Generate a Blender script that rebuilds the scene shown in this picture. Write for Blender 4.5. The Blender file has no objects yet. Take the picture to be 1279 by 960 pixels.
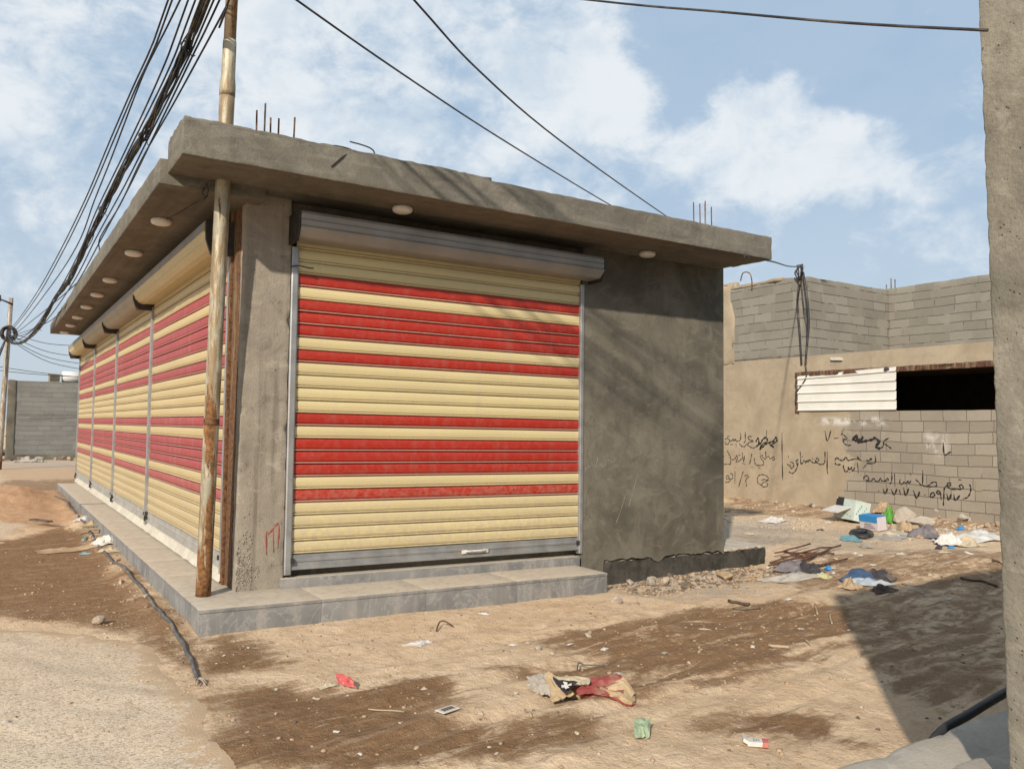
import bpy, bmesh, math, random
import numpy as np
from mathutils import Vector, Matrix
from mathutils import noise as mnoise
random.seed(7); RNG = np.random.default_rng(11)
R = math.radians
sc = bpy.context.scene
COL = sc.collection

# ------------------------------------------------------------------ camera
cam = bpy.data.cameras.new('camera'); co = bpy.data.objects.new('camera', cam); COL.objects.link(co)
cam.sensor_fit = 'HORIZONTAL'; cam.sensor_width = 36.0; cam.lens = 28.5801
cam.clip_end = 5000; cam.clip_start = 0.05
_F = Vector((0.5405465, 0.8397303, 0.0515989)); _R = Vector((0.8404660, -0.5417382, 0.0116861)); _U = Vector((-0.0377662, -0.0370502, 0.9985995))
CAM = Vector((-1.3881985, -6.4535533, 1.6000000))
co.matrix_world = Matrix(((_R.x, _U.x, -_F.x, CAM.x), (_R.y, _U.y, -_F.y, CAM.y), (_R.z, _U.z, -_F.z, CAM.z), (0, 0, 0, 1)))
sc.camera = co

# ------------------------------------------------------------------ light and sky
LDIR = Vector((1.16, 1.0, -0.855)).normalized()          # the way the sunlight travels
EL = math.asin(-LDIR.z)
sun = bpy.data.lights.new('sun', 'SUN'); so = bpy.data.objects.new('sun', sun); COL.objects.link(so)
sun.energy = 4.8; sun.angle = R(1.1); sun.color = (1.0, 0.90, 0.77)
so.rotation_euler = LDIR.to_track_quat('-Z', 'Y').to_euler()
sc.view_settings.view_transform = 'Standard'; sc.view_settings.look = 'None'
sc.view_settings.gamma = 1.0; sc.view_settings.use_curve_mapping = False
sc.view_settings.exposure = 0.12

class NT:
    """small helper to write node trees"""
    def __init__(s, tree): s.t = tree; s.t.nodes.clear()
    def n(s, typ, props=None, **ins):
        nd = s.t.nodes.new(typ)
        for k, v in (props or {}).items(): setattr(nd, k, v)
        for k, v in ins.items():
            sock = nd.inputs[int(k[1:])] if k[0] == '_' and k[1:].isdigit() else nd.inputs[k.replace('_', ' ')]
            s.put(sock, v)
        return nd
    def put(s, sock, v):
        if isinstance(v, bpy.types.NodeSocket): s.t.links.new(v, sock)
        elif v is not None:
            if isinstance(v, (tuple, list)) and len(v) == 3 and sock.type == 'RGBA': v = (*v, 1)
            sock.default_value = v
    def math(s, op, a, b=None, clamp=False):
        nd = s.n('ShaderNodeMath', {'operation': op, 'use_clamp': clamp}, _0=a)
        if b is not None: s.put(nd.inputs[1], b)
        return nd.outputs[0]
    def noise(s, vec, scale, detail=4, rough=.55, dist=0):
        return s.n('ShaderNodeTexNoise', None, Vector=vec, Scale=scale, Detail=detail, Roughness=rough, Distortion=dist).outputs['Fac']
    def rng(s, v, a, b, c=0., d=1., smooth=True):
        return s.n('ShaderNodeMapRange', {'interpolation_type': 'SMOOTHSTEP' if smooth else 'LINEAR'}, _0=v, _1=a, _2=b, _3=c, _4=d).outputs[0]
    def mix(s, f, a, b, mode='MIX'):
        nd = s.n('ShaderNodeMix', {'data_type': 'RGBA', 'blend_type': mode})
        s.put(nd.inputs[0], f); s.put(nd.inputs[6], a); s.put(nd.inputs[7], b); return nd.outputs[2]
    def scale(s, vec, v):
        return s.n('ShaderNodeVectorMath', {'operation': 'MULTIPLY'}, _0=vec, _1=v).outputs[0]
    def sep(s, vec): return s.n('ShaderNodeSeparateXYZ', None, _0=vec).outputs
    def comb(s, x, y, z): return s.n('ShaderNodeCombineXYZ', None, _0=x, _1=y, _2=z).outputs[0]
    def bump(s, h, strength, dist=.01, normal=None):
        nd = s.n('ShaderNodeBump', None, Strength=strength, Distance=dist, Height=h)
        if normal is not None: s.put(nd.inputs['Normal'], normal)
        return nd.outputs[0]

w = bpy.data.worlds.new('World'); sc.world = w; w.use_nodes = True
q = NT(w.node_tree)
sky = q.n('ShaderNodeTexSky', {'sky_type': 'NISHITA', 'sun_disc': False, 'sun_elevation': EL,
          'sun_rotation': math.atan2(-LDIR.x, -LDIR.y) % (2 * math.pi), 'air_density': 1.0, 'dust_density': 1.6, 'ozone_density': 1.4})
dirv = q.n('ShaderNodeTexCoord').outputs['Generated']
dx, dy, dz = q.sep(dirv)
zz = q.math('MAXIMUM', q.math('ADD', dz, .42), .05)
pl = q.comb(q.math('DIVIDE', dx, zz), q.math('DIVIDE', dy, zz), q.math('MULTIPLY', dz, 1.0))
pl = q.n('ShaderNodeMapping', {'vector_type': 'POINT'}, Vector=pl, Location=(3.1, 1.7, 0), Rotation=(0, 0, .5)).outputs[0]
pl = q.n('ShaderNodeVectorMath', {'operation': 'MULTIPLY_ADD'}, _0=dirv, _1=(1, 1, 1.45), _2=(3.3, 1.9, .7)).outputs[0]
nz = q.noise(pl, 5.2, 9, .58, .35)
nf = q.noise(pl, 15, 8, .62, .35); ng = q.noise(pl, 42, 5, .65, .2)
# where the clouds stand in this sky: direction, angular radius, weight
CL = [((0.3096, 0.85, 0.4262), 0.160, 0.42), ((0.2455, 0.8984, 0.3642), 0.130, 0.25), ((0.4951, 0.7595, 0.4218), 0.120, 0.42), ((0.5654, 0.7093, 0.4209), 0.100, 0.40), ((0.6175, 0.6932, 0.3718), 0.060, 0.30), ((0.5511, 0.7578, 0.3495), 0.120, 0.25), ((0.7008, 0.6017, 0.3831), 0.050, 0.85), ((0.6948, 0.6433, 0.3214), 0.065, 0.85), ((0.7429, 0.5872, 0.3213), 0.070, 1.00), ((0.79, 0.5345, 0.3003), 0.055, 0.90), ((0.8233, 0.4548, 0.3395), 0.035, 0.35), ((0.8029, 0.4467, 0.3946), 0.040, 0.30), ((0.8323, 0.4871, 0.2647), 0.100, 0.20), ((0.1081, 0.9488, 0.2968), 0.260, 0.22), ((0.0233, 0.9282, 0.3713), 0.200, 0.22), ((0.0961, 0.9292, 0.3569), 0.080, -0.20), ((0.4241, 0.8005, 0.4236), 0.035, -0.50), ((0.763, 0.5055, 0.4029), 0.120, -0.62), ((0.651, 0.6259, 0.4294), 0.090, -0.55), ((0.6465, 0.6584, 0.3854), 0.050, -0.30), ((0.8673, 0.4647, 0.1785), 0.200, -0.35), ((0.0495, 0.9911, 0.124), 0.180, -0.30), ((0.7666, 0.6011, 0.2257), 0.120, -0.20)]
acc = None
for d_, r_, wt in CL:
    dt = q.n('ShaderNodeVectorMath', {'operation': 'DOT_PRODUCT'}, _0=dirv, _1=d_).outputs['Value']
    b = q.rng(dt, math.cos(r_ * 1.25), math.cos(r_ * .25), 0, wt)
    acc = b if acc is None else q.math('ADD', acc, b)
nn = q.math('ADD', q.math('MULTIPLY', q.math('SUBTRACT', nz, .5), 2.3), q.math('ADD', q.math('MULTIPLY', q.math('SUBTRACT', nf, .5), 2.6), q.math('MULTIPLY', q.math('SUBTRACT', ng, .5), .7)))
den = q.math('ADD', q.math('ADD', acc, .40), nn)
cm = q.rng(den, .16, 1.30, .14, 1)
# clouds brighten where dense, their thicker cores turn grey-blue
core = q.rng(q.noise(q.n('ShaderNodeVectorMath', {'operation': 'ADD'}, _0=pl, _1=(.02, .03, .03)).outputs[0], 9, 6, .6, .3), .42, .70)
ccol = q.mix(q.math('MULTIPLY', core, .8), (8.3, 8.7, 9.0), (5.6, 6.7, 7.8))
hazec = q.mix(q.rng(dz, 0, .40), (5.4, 6.35, 7.4), (4.0, 5.55, 7.35))
base = q.mix(.78, sky.outputs[0], hazec)
skycol = q.mix(q.math('MULTIPLY', cm, .92), base, ccol)
bg = q.n('ShaderNodeBackground', None, Color=skycol, Strength=.094)
q.t.links.new(bg.outputs[0], q.n('ShaderNodeOutputWorld').inputs[0])

# ------------------------------------------------------------------ python noise
def _hash(ix, iy, s):
    h = (ix * 374761393 + iy * 668265263 + s * 974711) & 0x7fffffff
    h = ((h ^ (h >> 13)) * 1274126177) & 0x7fffffff
    return ((h ^ (h >> 16)) & 0xffff) / 65535.0
def vnoise(x, y, s=0):
    ix = np.floor(x).astype(np.int64); iy = np.floor(y).astype(np.int64)
    fx = x - ix; fy = y - iy; fx = fx * fx * (3 - 2 * fx); fy = fy * fy * (3 - 2 * fy)
    a = _hash(ix, iy, s); b = _hash(ix + 1, iy, s); c = _hash(ix, iy + 1, s); d = _hash(ix + 1, iy + 1, s)
    return (a * (1 - fx) + b * fx) * (1 - fy) + (c * (1 - fx) + d * fx) * fy
def fbm(x, y, o=4, s=0):
    x = np.asarray(x, float); y = np.asarray(y, float); v = 0; a = .5; t = 0
    for i in range(o):
        v = v + a * vnoise(x, y, s + i * 17); t += a; x = x * 2.03 + 5.1; y = y * 2.03 + 1.7; a *= .5
    return v / t
def sst(a, b, x): t = np.clip((x - a) / (b - a), 0, 1); return t * t * (3 - 2 * t)
def pdist(px, py, poly):
    """signed distance to a polygon, positive inside"""
    d = np.full(px.shape, 1e9); ins = np.zeros(px.shape, bool); n = len(poly)
    for i in range(n):
        ax, ay = poly[i]; bx, by = poly[(i + 1) % n]
        ex, ey = bx - ax, by - ay; t = np.clip(((px - ax) * ex + (py - ay) * ey) / (ex * ex + ey * ey + 1e-12), 0, 1)
        d = np.minimum(d, np.hypot(px - ax - t * ex, py - ay - t * ey))
        c = (ay > py) != (by > py)
        if ey != 0: ins ^= c & (px < ex * (py - ay) / ey + ax)
    return np.where(ins, d, -d)

# ------------------------------------------------------------------ ground shape
def gz(x, y):
    x = np.asarray(x, float); y = np.asarray(y, float)
    z = -.060 * sst(.2, 4, x) * (1 - sst(7, 10, x))
    near = 1 - sst(10, 22, np.hypot(x - 2, y))
    z = z + (fbm(x * .9, y * .9, 4, 3) - .5) * .07 * near * sst(.0, .8, np.maximum(-y, x - 4) + (x < 0) * 9 * 0 + np.maximum(0, -x - .2))
    z = z + (fbm(x * 5, y * 5, 4, 9) - .5) * .026 * near
    # ruts left by tyres, along the lane in front of the shop
    c, s_ = math.cos(.12), math.sin(.12); u = x * c + y * s_; v = -x * s_ + y * c
    lane = sst(-4.2, -3.2, v) * (1 - sst(-1.7, -.9, v)) * sst(-.4, .8, x) * (1 - sst(9, 11, x))
    z = z + lane * ((fbm(u * .6, v * 6, 4, 21) - .5) * .085)
    # soil heaped by the shop wall, clay heap by the road, dirt banked along the plinth
    z = z + .050 * np.exp(-(((x - 5.35) / .75) ** 2 + ((y - .22) / .24) ** 2)) * (.6 + .8 * fbm(x * 6, y * 6, 3, 5))
    z = z - .065 * sst(3.95, 4.5, x) * (1 - sst(7.2, 8.5, x)) * sst(-.8, .1, y) * (1 - sst(1, 1.6, y))
    z = z + .30 * np.exp(-(((x + 1.0) / .75) ** 2 + ((y - 12.2) / 2.2) ** 2)) * (.6 + .8 * fbm(x * 2, y * 2, 4, 6))
    z = z + .05 * np.exp(-((x + .10) / .16) ** 2) * sst(-.2, .6, y) * (1 - sst(14, 15, y)) * (.4 + 1.2 * fbm(x * 5, y * 3, 3, 8))
    z = z + .07 * np.exp(-(((x - 12.9) / .5) ** 2)) * sst(-3, 0, y + 3) * (fbm(x * 2, y * 2, 3, 4) + .2)
    return z
def gpt(x, y, dz=0.): return Vector((x, y, float(gz(x, y)) + dz))

# ------------------------------------------------------------------ mesh helpers
ALL = {}
class MB:
    def __init__(s): s.v = []; s.f = []; s.m = []; s.sm = []
    def add(s, verts, faces, mi=0, smooth=False):
        o = len(s.v); s.v += [tuple(v) for v in verts]
        for f in faces: s.f.append(tuple(i + o for i in f)); s.m.append(mi); s.sm.append(smooth)
    def box(s, x0, x1, y0, y1, z0, z1, mi=0):
        v = [(x, y, z) for z in (z0, z1) for y in (y0, y1) for x in (x0, x1)]
        s.add(v, [(0, 2, 3, 1), (4, 5, 7, 6), (0, 1, 5, 4), (1, 3, 7, 5), (3, 2, 6, 7), (2, 0, 4, 6)], mi)
    def obox(s, c, ax, ay, az, mi=0):
        """box from a centre and three half-axis vectors"""
        c = Vector(c); v = [c + sx * ax + sy * ay + sz * az for sz in (-1, 1) for sy in (-1, 1) for sx in (-1, 1)]
        s.add(v, [(0, 2, 3, 1), (4, 5, 7, 6), (0, 1, 5, 4), (1, 3, 7, 5), (3, 2, 6, 7), (2, 0, 4, 6)], mi)
    def tube(s, pts, r, n=8, mi=0, cap=True):
        pts = [Vector(p) for p in pts]; rr = r if isinstance(r, (list, tuple)) else [r] * len(pts)
        vs = []; fs = []; ref = None
        for i, p in enumerate(pts):
            t = (pts[min(i + 1, len(pts) - 1)] - pts[max(i - 1, 0)]).normalized()
            if ref is None: ref = t.orthogonal().normalized()
            ref = (ref - t * ref.dot(t)).normalized(); b = t.cross(ref)
            for k in range(n):
                a = 2 * math.pi * k / n; vs.append(p + rr[i] * (math.cos(a) * ref + math.sin(a) * b))
        for i in range(len(pts) - 1):
            for k in range(n):
                k2 = (k + 1) % n; fs.append((i * n + k, i * n + k2, (i + 1) * n + k2, (i + 1) * n + k))
        s.add(vs, fs, mi, True)
        if cap:
            o = len(s.v) - len(vs); L = len(pts) - 1
            s.f.append(tuple(o + k for k in range(n))[::-1]); s.m.append(mi); s.sm.append(False)
            s.f.append(tuple(o + L * n + k for k in range(n))); s.m.append(mi); s.sm.append(False)
    def prism(s, poly, fn, a, b, mi=0):
        """closed outline swept from a to b; fn(p, t) maps outline point and sweep value to a point"""
        n = len(poly); v = [fn(p, a) for p in poly] + [fn(p, b) for p in poly]
        s.add(v, [tuple(range(n)), tuple(range(2 * n - 1, n - 1, -1))] + [(i, (i + 1) % n, n + (i + 1) % n, n + i) for i in range(n)], mi)
    def grid(s, fn, nu, nv, mi=0, smooth=True, mfn=None):
        vs = [fn(i / nu, j / nv) for j in range(nv + 1) for i in range(nu + 1)]
        o = len(s.v); s.v += [tuple(v) for v in vs]
        for j in range(nv):
            for i in range(nu):
                a = o + j * (nu + 1) + i; s.f.append((a, a + 1, a + nu + 2, a + nu + 1))
                s.m.append(mfn((i + .5) / nu, (j + .5) / nv) if mfn else mi); s.sm.append(smooth)
    def build(s, name, mats, parent=None, org=None, kind=None):
        me = bpy.data.meshes.new(name)
        if not isinstance(mats, (list, tuple)): mats = [mats]
        if parent is not None: org = parent_org(parent)
        o = Vector(org) if org is not None else Vector((0, 0, 0))
        me.from_pydata([(x - o.x, y - o.y, z - o.z) for x, y, z in s.v], [], s.f)
        for m in mats: me.materials.append(m)
        me.polygons.foreach_set('material_index', s.m); me.polygons.foreach_set('use_smooth', s.sm)
        bm = bmesh.new(); bm.from_mesh(me); bmesh.ops.recalc_face_normals(bm, faces=bm.faces); bm.to_mesh(me); bm.free()
        ob = bpy.data.objects.new(name, me); COL.objects.link(ob)
        if parent is not None: ob.parent = parent; ORG[ob.name] = o
        else: ob.location = o; ORG[ob.name] = o
        if kind: ob['kind'] = kind
        return ob
ORG = {}
def parent_org(p): return ORG[p.name]
def thing(name, label, cat, loc, group=None):
    e = bpy.data.objects.new(name, None); COL.objects.link(e); e.location = loc; e.empty_display_size = .2
    ORG[e.name] = Vector(loc); return tag(e, label, cat, group)
def tag(o, label, cat, group=None):
    o['label'] = label; o['category'] = cat
    if group: o['group'] = group
    return o
def bevel(o, wd, seg=2):
    m = o.modifiers.new('bevel', 'BEVEL'); m.width = wd; m.segments = seg; m.limit_method = 'ANGLE'; m.angle_limit = R(35); return o
def copy_of(o, loc=None, rot=None, scale=None, parent=None, label=None):
    c = o.copy(); COL.objects.link(c)
    if loc is not None: c.location = loc
    if rot is not None: c.rotation_euler = rot
    if scale is not None: c.scale = scale
    if parent is not None: c.parent = parent
    if label: c['label'] = label
    ORG[c.name] = Vector(loc) if loc is not None else ORG.get(o.name, Vector()); return c
def n3(p, sc_=1., seed=0): return mnoise.noise(Vector((p[0] * sc_ + seed * 7.3, p[1] * sc_ + seed * 3.1, p[2] * sc_ - seed * 5.7)))
def rough_box(mb, x0, x1, y0, y1, z0, z1, res=.06, rad=.02, amp=.006, freq=5., chip=.0, seed=0, mi=0, warp=None):
    """cast-concrete block: rounded arrises, uneven faces, chipped edges"""
    lo = Vector((x0, y0, z0)); hi = Vector((x1, y1, z1)); L = hi - lo
    cs = []
    for i in range(3):
        r_ = min(rad, L[i] * .3); m_ = max(1, int(math.ceil((L[i] - 2 * r_) / res)))
        cs.append([lo[i], lo[i] + r_ * .35] + [lo[i] + r_ + (L[i] - 2 * r_) * k / m_ for k in range(m_ + 1)] + [hi[i] - r_ * .35, hi[i]])
    n = [len(c) - 1 for c in cs]
    idx = {}; vs = []; fs = []
    def vid(i, j, k):
        key = (i, j, k)
        if key in idx: return idx[key]
        p = Vector((cs[0][i], cs[1][j], cs[2][k]))
        c = Vector([min(max(p[a], lo[a] + rad), hi[a] - rad) for a in range(3)])
        d = p - c; near = sum(1 for a in range(3) if min(p[a] - lo[a], hi[a] - p[a]) < rad * 1.01)
        if d.length > 1e-9:
            nr = d.normalized(); h = amp * (n3(p, freq, seed) + .5 * n3(p, freq * 3.1, seed + 1))
            if near >= 2 and chip: h -= chip * max(0, n3(p, freq * 2.2, seed + 5) + .15) + chip * .6 * max(0, n3(p, freq * .7, seed + 9))
            p = c + nr * (rad + h)
        if warp: p = warp(p)
        idx[key] = len(vs); vs.append(p); return idx[key]
    for a in range(3):
        b, c = (a + 1) % 3, (a + 2) % 3
        for side in (0, n[a]):
            for i in range(n[b]):
                for j in range(n[c]):
                    def k(ii, jj):
                        t = [0, 0, 0]; t[a] = side; t[b] = ii; t[c] = jj; return vid(*t)
                    f = (k(i, j), k(i + 1, j), k(i + 1, j + 1), k(i, j + 1)); fs.append(f if side else f[::-1])
    mb.add(vs, fs, mi, True)
def catmull(P, k=6):
    P = [Vector(p) for p in P]
    if len(P) < 3: return [P[0].lerp(P[-1], t / k) for t in range(k + 1)]
    out = []
    for i in range(len(P) - 1):
        p0 = P[max(i - 1, 0)]; p1 = P[i]; p2 = P[i + 1]; p3 = P[min(i + 2, len(P) - 1)]
        for t in range(k):
            u = t / k
            out.append(.5 * ((2 * p1) + (p2 - p0) * u + (2 * p0 - 5 * p1 + 4 * p2 - p3) * u * u + (3 * p1 - p0 - 3 * p2 + p3) * u ** 3))
    return out + [P[-1]]
def rock(mb, c, sx, sy, sz, seed, sub=2, mi=0, ang=.97, flat=.0):
    bm = bmesh.new(); bmesh.ops.create_icosphere(bm, subdivisions=sub, radius=1)
    rr = random.Random(seed); cuts = [Vector((rr.gauss(0, 1), rr.gauss(0, 1), rr.gauss(0, .8))).normalized() for _ in range(11)]
    cd = [rr.uniform(.35, .8) for _ in cuts]; a = rr.uniform(0, 6.28); rot = Matrix.Rotation(a, 3, 'Z')
    vs = []
    for v in bm.verts:
        p = v.co.copy()
        for nrm, d in zip(cuts, cd):
            e = p.dot(nrm) - d
            if e > 0: p -= nrm * e * ang
        p *= 1 + .12 * n3(p, 2.0, seed % 97)
        p = rot @ Vector((p.x * sx, p.y * sy, p.z * sz)); vs.append(p + Vector(c))
    fs = [tuple(v.index for v in f.verts) for f in bm.faces]; bm.free(); mb.add(vs, fs, mi, False)

# ------------------------------------------------------------------ materials
M = {}
def new_mat(name):
    m = bpy.data.materials.new(name); m.use_nodes = True; M[name] = m; return NT(m.node_tree)
def finish(q, col, rough=.8, normal=None, metal=0., spec=.35, **extra):
    b = q.n('ShaderNodeBsdfPrincipled'); q.put(b.inputs['Base Color'], col); q.put(b.inputs['Roughness'], rough)
    q.put(b.inputs['Metallic'], metal); q.put(b.inputs['Specular IOR Level'], spec)
    for k, v in extra.items(): q.put(b.inputs[k.replace('_', ' ')], v)
    if normal is not None: q.put(b.inputs['Normal'], normal)
    q.t.links.new(b.outputs[0], q.n('ShaderNodeOutputMaterial').inputs[0]); return b
def oc(q): return q.n('ShaderNodeTexCoord').outputs['Object']

def concrete(name, a, b, stain, scale=1., bumps=.6, streak=None, pores=.5, stains=.55):
    q = new_mat(name); v = oc(q)
    n1 = q.noise(v, 1.1 * scale, 7, .62, .6); n2 = q.noise(v, 7 * scale, 6, .65); n3_ = q.noise(v, 60 * scale, 4, .6)
    col = q.mix(q.rng(n1, .32, .68), a, b)
    col = q.mix(q.rng(n2, .52, .75, 0, stains), col, stain)
    if streak is not None:
        st = q.noise(q.scale(v, streak), 1, 5, .6); col = q.mix(q.rng(st, .5, .72, 0, .6), col, stain)
        col = q.mix(q.rng(st, .28, .44, .45, 0), col, tuple(min(1, c * 1.35) for c in b))
    tw = q.noise(q.scale(v, (1, 1, 1.6)), 2.6 * scale, 6, .55, 2.6)
    col = q.mix(q.rng(tw, .54, .64, 0, .30), col, tuple(min(1, c * 1.3) for c in b)); col = q.mix(q.rng(tw, .30, .42, .30, 0), col, stain)
    wv_ = q.n('ShaderNodeVectorMath', {'operation': 'MULTIPLY_ADD'}, _0=q.n('ShaderNodeTexNoise', None, Vector=v, Scale=3., Detail=5.).outputs['Color'], _1=(.35, .35, .35), _2=v).outputs[0]
    ck = q.n('ShaderNodeTexVoronoi', {'feature': 'DISTANCE_TO_EDGE'}, Vector=wv_, Scale=.95 * scale).outputs['Distance']
    ck = q.math('MULTIPLY', q.rng(ck, .0, .007, 1, 0), q.rng(n1, .50, .60))
    col = q.mix(q.math('MULTIPLY', ck, .28), col, tuple(c * .35 for c in stain))
    vor = q.n('ShaderNodeTexVoronoi', None, Vector=v, Scale=38 * scale).outputs['Distance']
    pit = q.math('MULTIPLY', q.rng(vor, .05, .22, 1, 0), q.rng(n2, .5, .62))
    col = q.mix(q.math('MULTIPLY', pit, pores), col, tuple(c * .45 for c in stain))
    col = q.mix(q.rng(n3_, .3, .7, 0, .25), col, tuple(c * .65 for c in a))
    h = q.math('SUBTRACT', q.math('ADD', q.math('MULTIPLY', n2, .8), q.math('MULTIPLY', n3_, .35)), q.math('MULTIPLY', pit, .5))
    finish(q, col, .92, q.bump(h, bumps, .012), spec=.2)
    return M[name]
concrete('slab_concrete', (.122, .112, .091), (.192, .175, .142), (.080, .072, .058), 1, .7, (.7, 4, 9))
concrete('soffit_concrete', (.125, .107, .083), (.18, .155, .122), (.085, .068, .05), 1, .45, (.35, 14, 14))
concrete('canopy_soffit', (.125, .107, .083), (.18, .155, .122), (.085, .068, .05), 1, .45, (14, .35, 14))
concrete('column_concrete', (.225, .195, .155), (.345, .30, .24), (.115, .095, .072), 1, .8, (11, 11, .35), .8)
concrete('wall_render', (.084, .076, .059), (.176, .159, .124), (.066, .059, .046), .85, .3, (2.4, 2.4, .8), .15, .6)
concrete('pillar_concrete', (.145, .132, .105), (.275, .25, .20), (.10, .09, .07), 1.3, 1., (3, 3, 1.5), .6, .6)
concrete('platform_concrete', (.36, .32, .265), (.47, .43, .36), (.27, .235, .185), 1.2, .5, None, .4, .4)
concrete('foundation_bitumen', (.034, .032, .028), (.085, .078, .066), (.02, .019, .017), 3, .9, (8, 8, 1), .4)
concrete('foundation_top', (.42, .37, .30), (.5, .45, .37), (.3, .26, .2), 3, .8)
concrete('mortar_white', (.46, .42, .345), (.58, .54, .45), (.36, .31, .24), 3, .6)
concrete('rubble_concrete', (.36, .31, .25), (.48, .43, .36), (.24, .2, .16), 3, .7)

def plain(name, c, rough=.6, var=.25, scale=6, metal=0., bumps=.15, spec=.4, dust=None, c2=None, extra=None):
    q = new_mat(name); v = oc(q); n1 = q.noise(v, scale, 6, .6)
    col = q.mix(q.rng(n1, .3, .7), tuple(x * (1 - var) for x in c), c2 or tuple(min(1, x * (1 + var * .6)) for x in c))
    if dust: col = q.mix(q.rng(q.noise(v, scale * .6, 5, .65), .45, .75, 0, dust), col, (.42, .34, .25))
    finish(q, col, rough, q.bump(q.noise(v, scale * 8, 4), bumps, .004), metal, spec, **(extra or {}))
    return M[name]

def slat_paint(name, c, dusty, dirt):
    q = new_mat(name); v = oc(q)
    n1 = q.noise(q.scale(v, (.5, .5, 3.5)), 1.5, 6, .6); n2 = q.noise(v, 24, 5, .65); n4 = q.noise(q.scale(v, (5, 5, .5)), 2, 4, .6)
    col = q.mix(q.rng(n1, .3, .7, 0, .55), c, tuple(x * .82 for x in c))
    sl = q.n('ShaderNodeTexWhiteNoise', {'noise_dimensions': '1D'}, W=q.math('FLOOR', q.math('DIVIDE', q.math('SUBTRACT', q.sep(v)[2], .46), .11155))).outputs['Value']
    col = q.mix(q.math('MULTIPLY', sl, .30), col, tuple(x_ * .74 for x_ in c))
    sc_ = q.noise(q.scale(v, (1.2, 1.2, 60)), 1.5, 4, .6, .4); col = q.mix(q.rng(sc_, .66, .72, 0, .35), col, dusty)
    low = q.math('MULTIPLY', q.rng(q.sep(v)[2], .4, 1.3, 1, 0), q.rng(n2, .35, .65)); col = q.mix(q.math('MULTIPLY', low, .65), col, (.40, .33, .24))
    col = q.mix(q.math('MULTIPLY', q.rng(n2, .45, .75), dirt), col, dusty)
    col = q.mix(q.rng(n4, .5, .75, 0, .30 + dirt * .4), col, dusty)
    finish(q, col, q.rng(n2, .3, .7, .38, .62), q.bump(q.noise(v, 9, 4), .08, .01), 0, .45)
slat_paint('slat_yellow', (.60, .50, .265), (.50, .42, .28), .45)
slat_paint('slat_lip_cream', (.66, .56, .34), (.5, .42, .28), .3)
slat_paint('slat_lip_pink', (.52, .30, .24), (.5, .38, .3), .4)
slat_paint('slat_red', (.38, .026, .013), (.30, .10, .08), .28)
slat_paint('slat_yellow_dusty', (.55, .43, .21), (.52, .43, .28), .45)
slat_paint('slat_red_dust_sheen', (.36, .045, .05), (.42, .19, .16), .45)  # pinker side stripes: dust and glancing sun sheen both put into the colour
plain('galvanised', (.33, .335, .335), .5, .22, 5, .55, .1, .5, .35)
plain('galvanised_dusty', (.38, .365, .33), .6, .2, 5, .3, .1, .5, .5)
plain('hood_grey', (.27, .265, .255), .5, .15, 3, .25, .05, .45, .3)
plain('hood_beige', (.33, .29, .22), .55, .15, 3, .1, .05, .45, .3)
plain('dark_steel', (.05, .042, .036), .6, .4, 10, .4)
plain('white_plastic', (.62, .60, .56), .35, .08, 4, 0, .02, .5, .25)
plain('black_rubber', (.022, .022, .024), .55, .3, 8, 0, .1, .4, .25)
plain('hose_grey', (.085, .085, .085), .6, .3, 10, 0, .1, .4, .45)
plain('paint_black', (.018, .016, .014), .8, .3, 20)
plain('paint_black_faded', (.055, .047, .038), .9, .5, 20)
plain('paint_red', (.30, .09, .07), .85, .4, 20)
plain('chalk_faint', (.27, .25, .21), .9, .3, 20)
plain('chalk_white', (.55, .52, .46), .9, .3, 20)
def plinth_mat():
    q = new_mat('plinth_stone'); v = oc(q)
    n1 = q.noise(v, 2.2, 8, .65, .8); n2 = q.noise(v, 14, 6, .7); vein = q.noise(v, 1.6, 8, .7, 2.0)
    col = q.mix(q.rng(n1, .3, .7), (.145, .145, .142), (.215, .21, .20))
    col = q.mix(q.rng(q.math('ABSOLUTE', q.math('SUBTRACT', vein, .5)), 0, .022, .35, 0), col, (.42, .40, .37))
    nz_ = q.n('ShaderNodeNewGeometry').outputs['Normal']; up = q.sep(nz_)[2]
    dust = q.math('MULTIPLY', q.rng(up, .4, .9), q.rng(n2, .25, .6, .55, 1.0))
    col = q.mix(dust, col, (.50, .43, .335))
    side = q.math('MULTIPLY', q.rng(q.noise(q.scale(v, (7, 7, .8)), 1, 5, .6), .46, .7, 0, .65), q.rng(up, .3, .0, 0, 1))
    col = q.mix(side, col, (.33, .30, .265))
    finish(q, col, .62, q.bump(n2, .2, .005), spec=.35)
plinth_mat()
def rust_mat(name, paint, amount, rustc=(.17, .065, .02), streaks=(9, 9, 1.4)):
    q = new_mat(name); v = oc(q)
    n1 = q.noise(q.scale(v, streaks), 1, 7, .65, .3); n2 = q.noise(v, 30, 5, .7); z = q.sep(v)[2]
    rc = q.mix(q.rng(n2, .3, .7), tuple(c * .45 for c in rustc), tuple(min(1, c * 1.7) for c in rustc))
    pc = q.mix(q.rng(q.noise(v, 6, 5, .6), .35, .7), paint, tuple(c * .62 for c in paint)); pc = q.mix(q.rng(q.noise(q.scale(v, (8, 8, 1.1)), 2.2, 6, .7), .44, .56, 0, .9), pc, (.24, .165, .09))
    low = q.rng(z, 0.0, 2.3, .17, 0)
    f = q.rng(q.math('ADD', n1, low), .685 - amount, .725 - amount)
    finish(q, q.mix(f, pc, rc), q.rng(f, 0, 1, .6, .9), q.bump(q.math('ADD', n2, q.math('MULTIPLY', f, -.5)), .4, .004), q.rng(f, 0, 1, .35, 0), .4)
rust_mat('pole_paint', (.47, .43, .32), .10, (.16, .075, .028))
rust_mat('pole_top', (.36, .28, .18), .14, (.18, .10, .045), (9, 9, .6))
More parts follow.
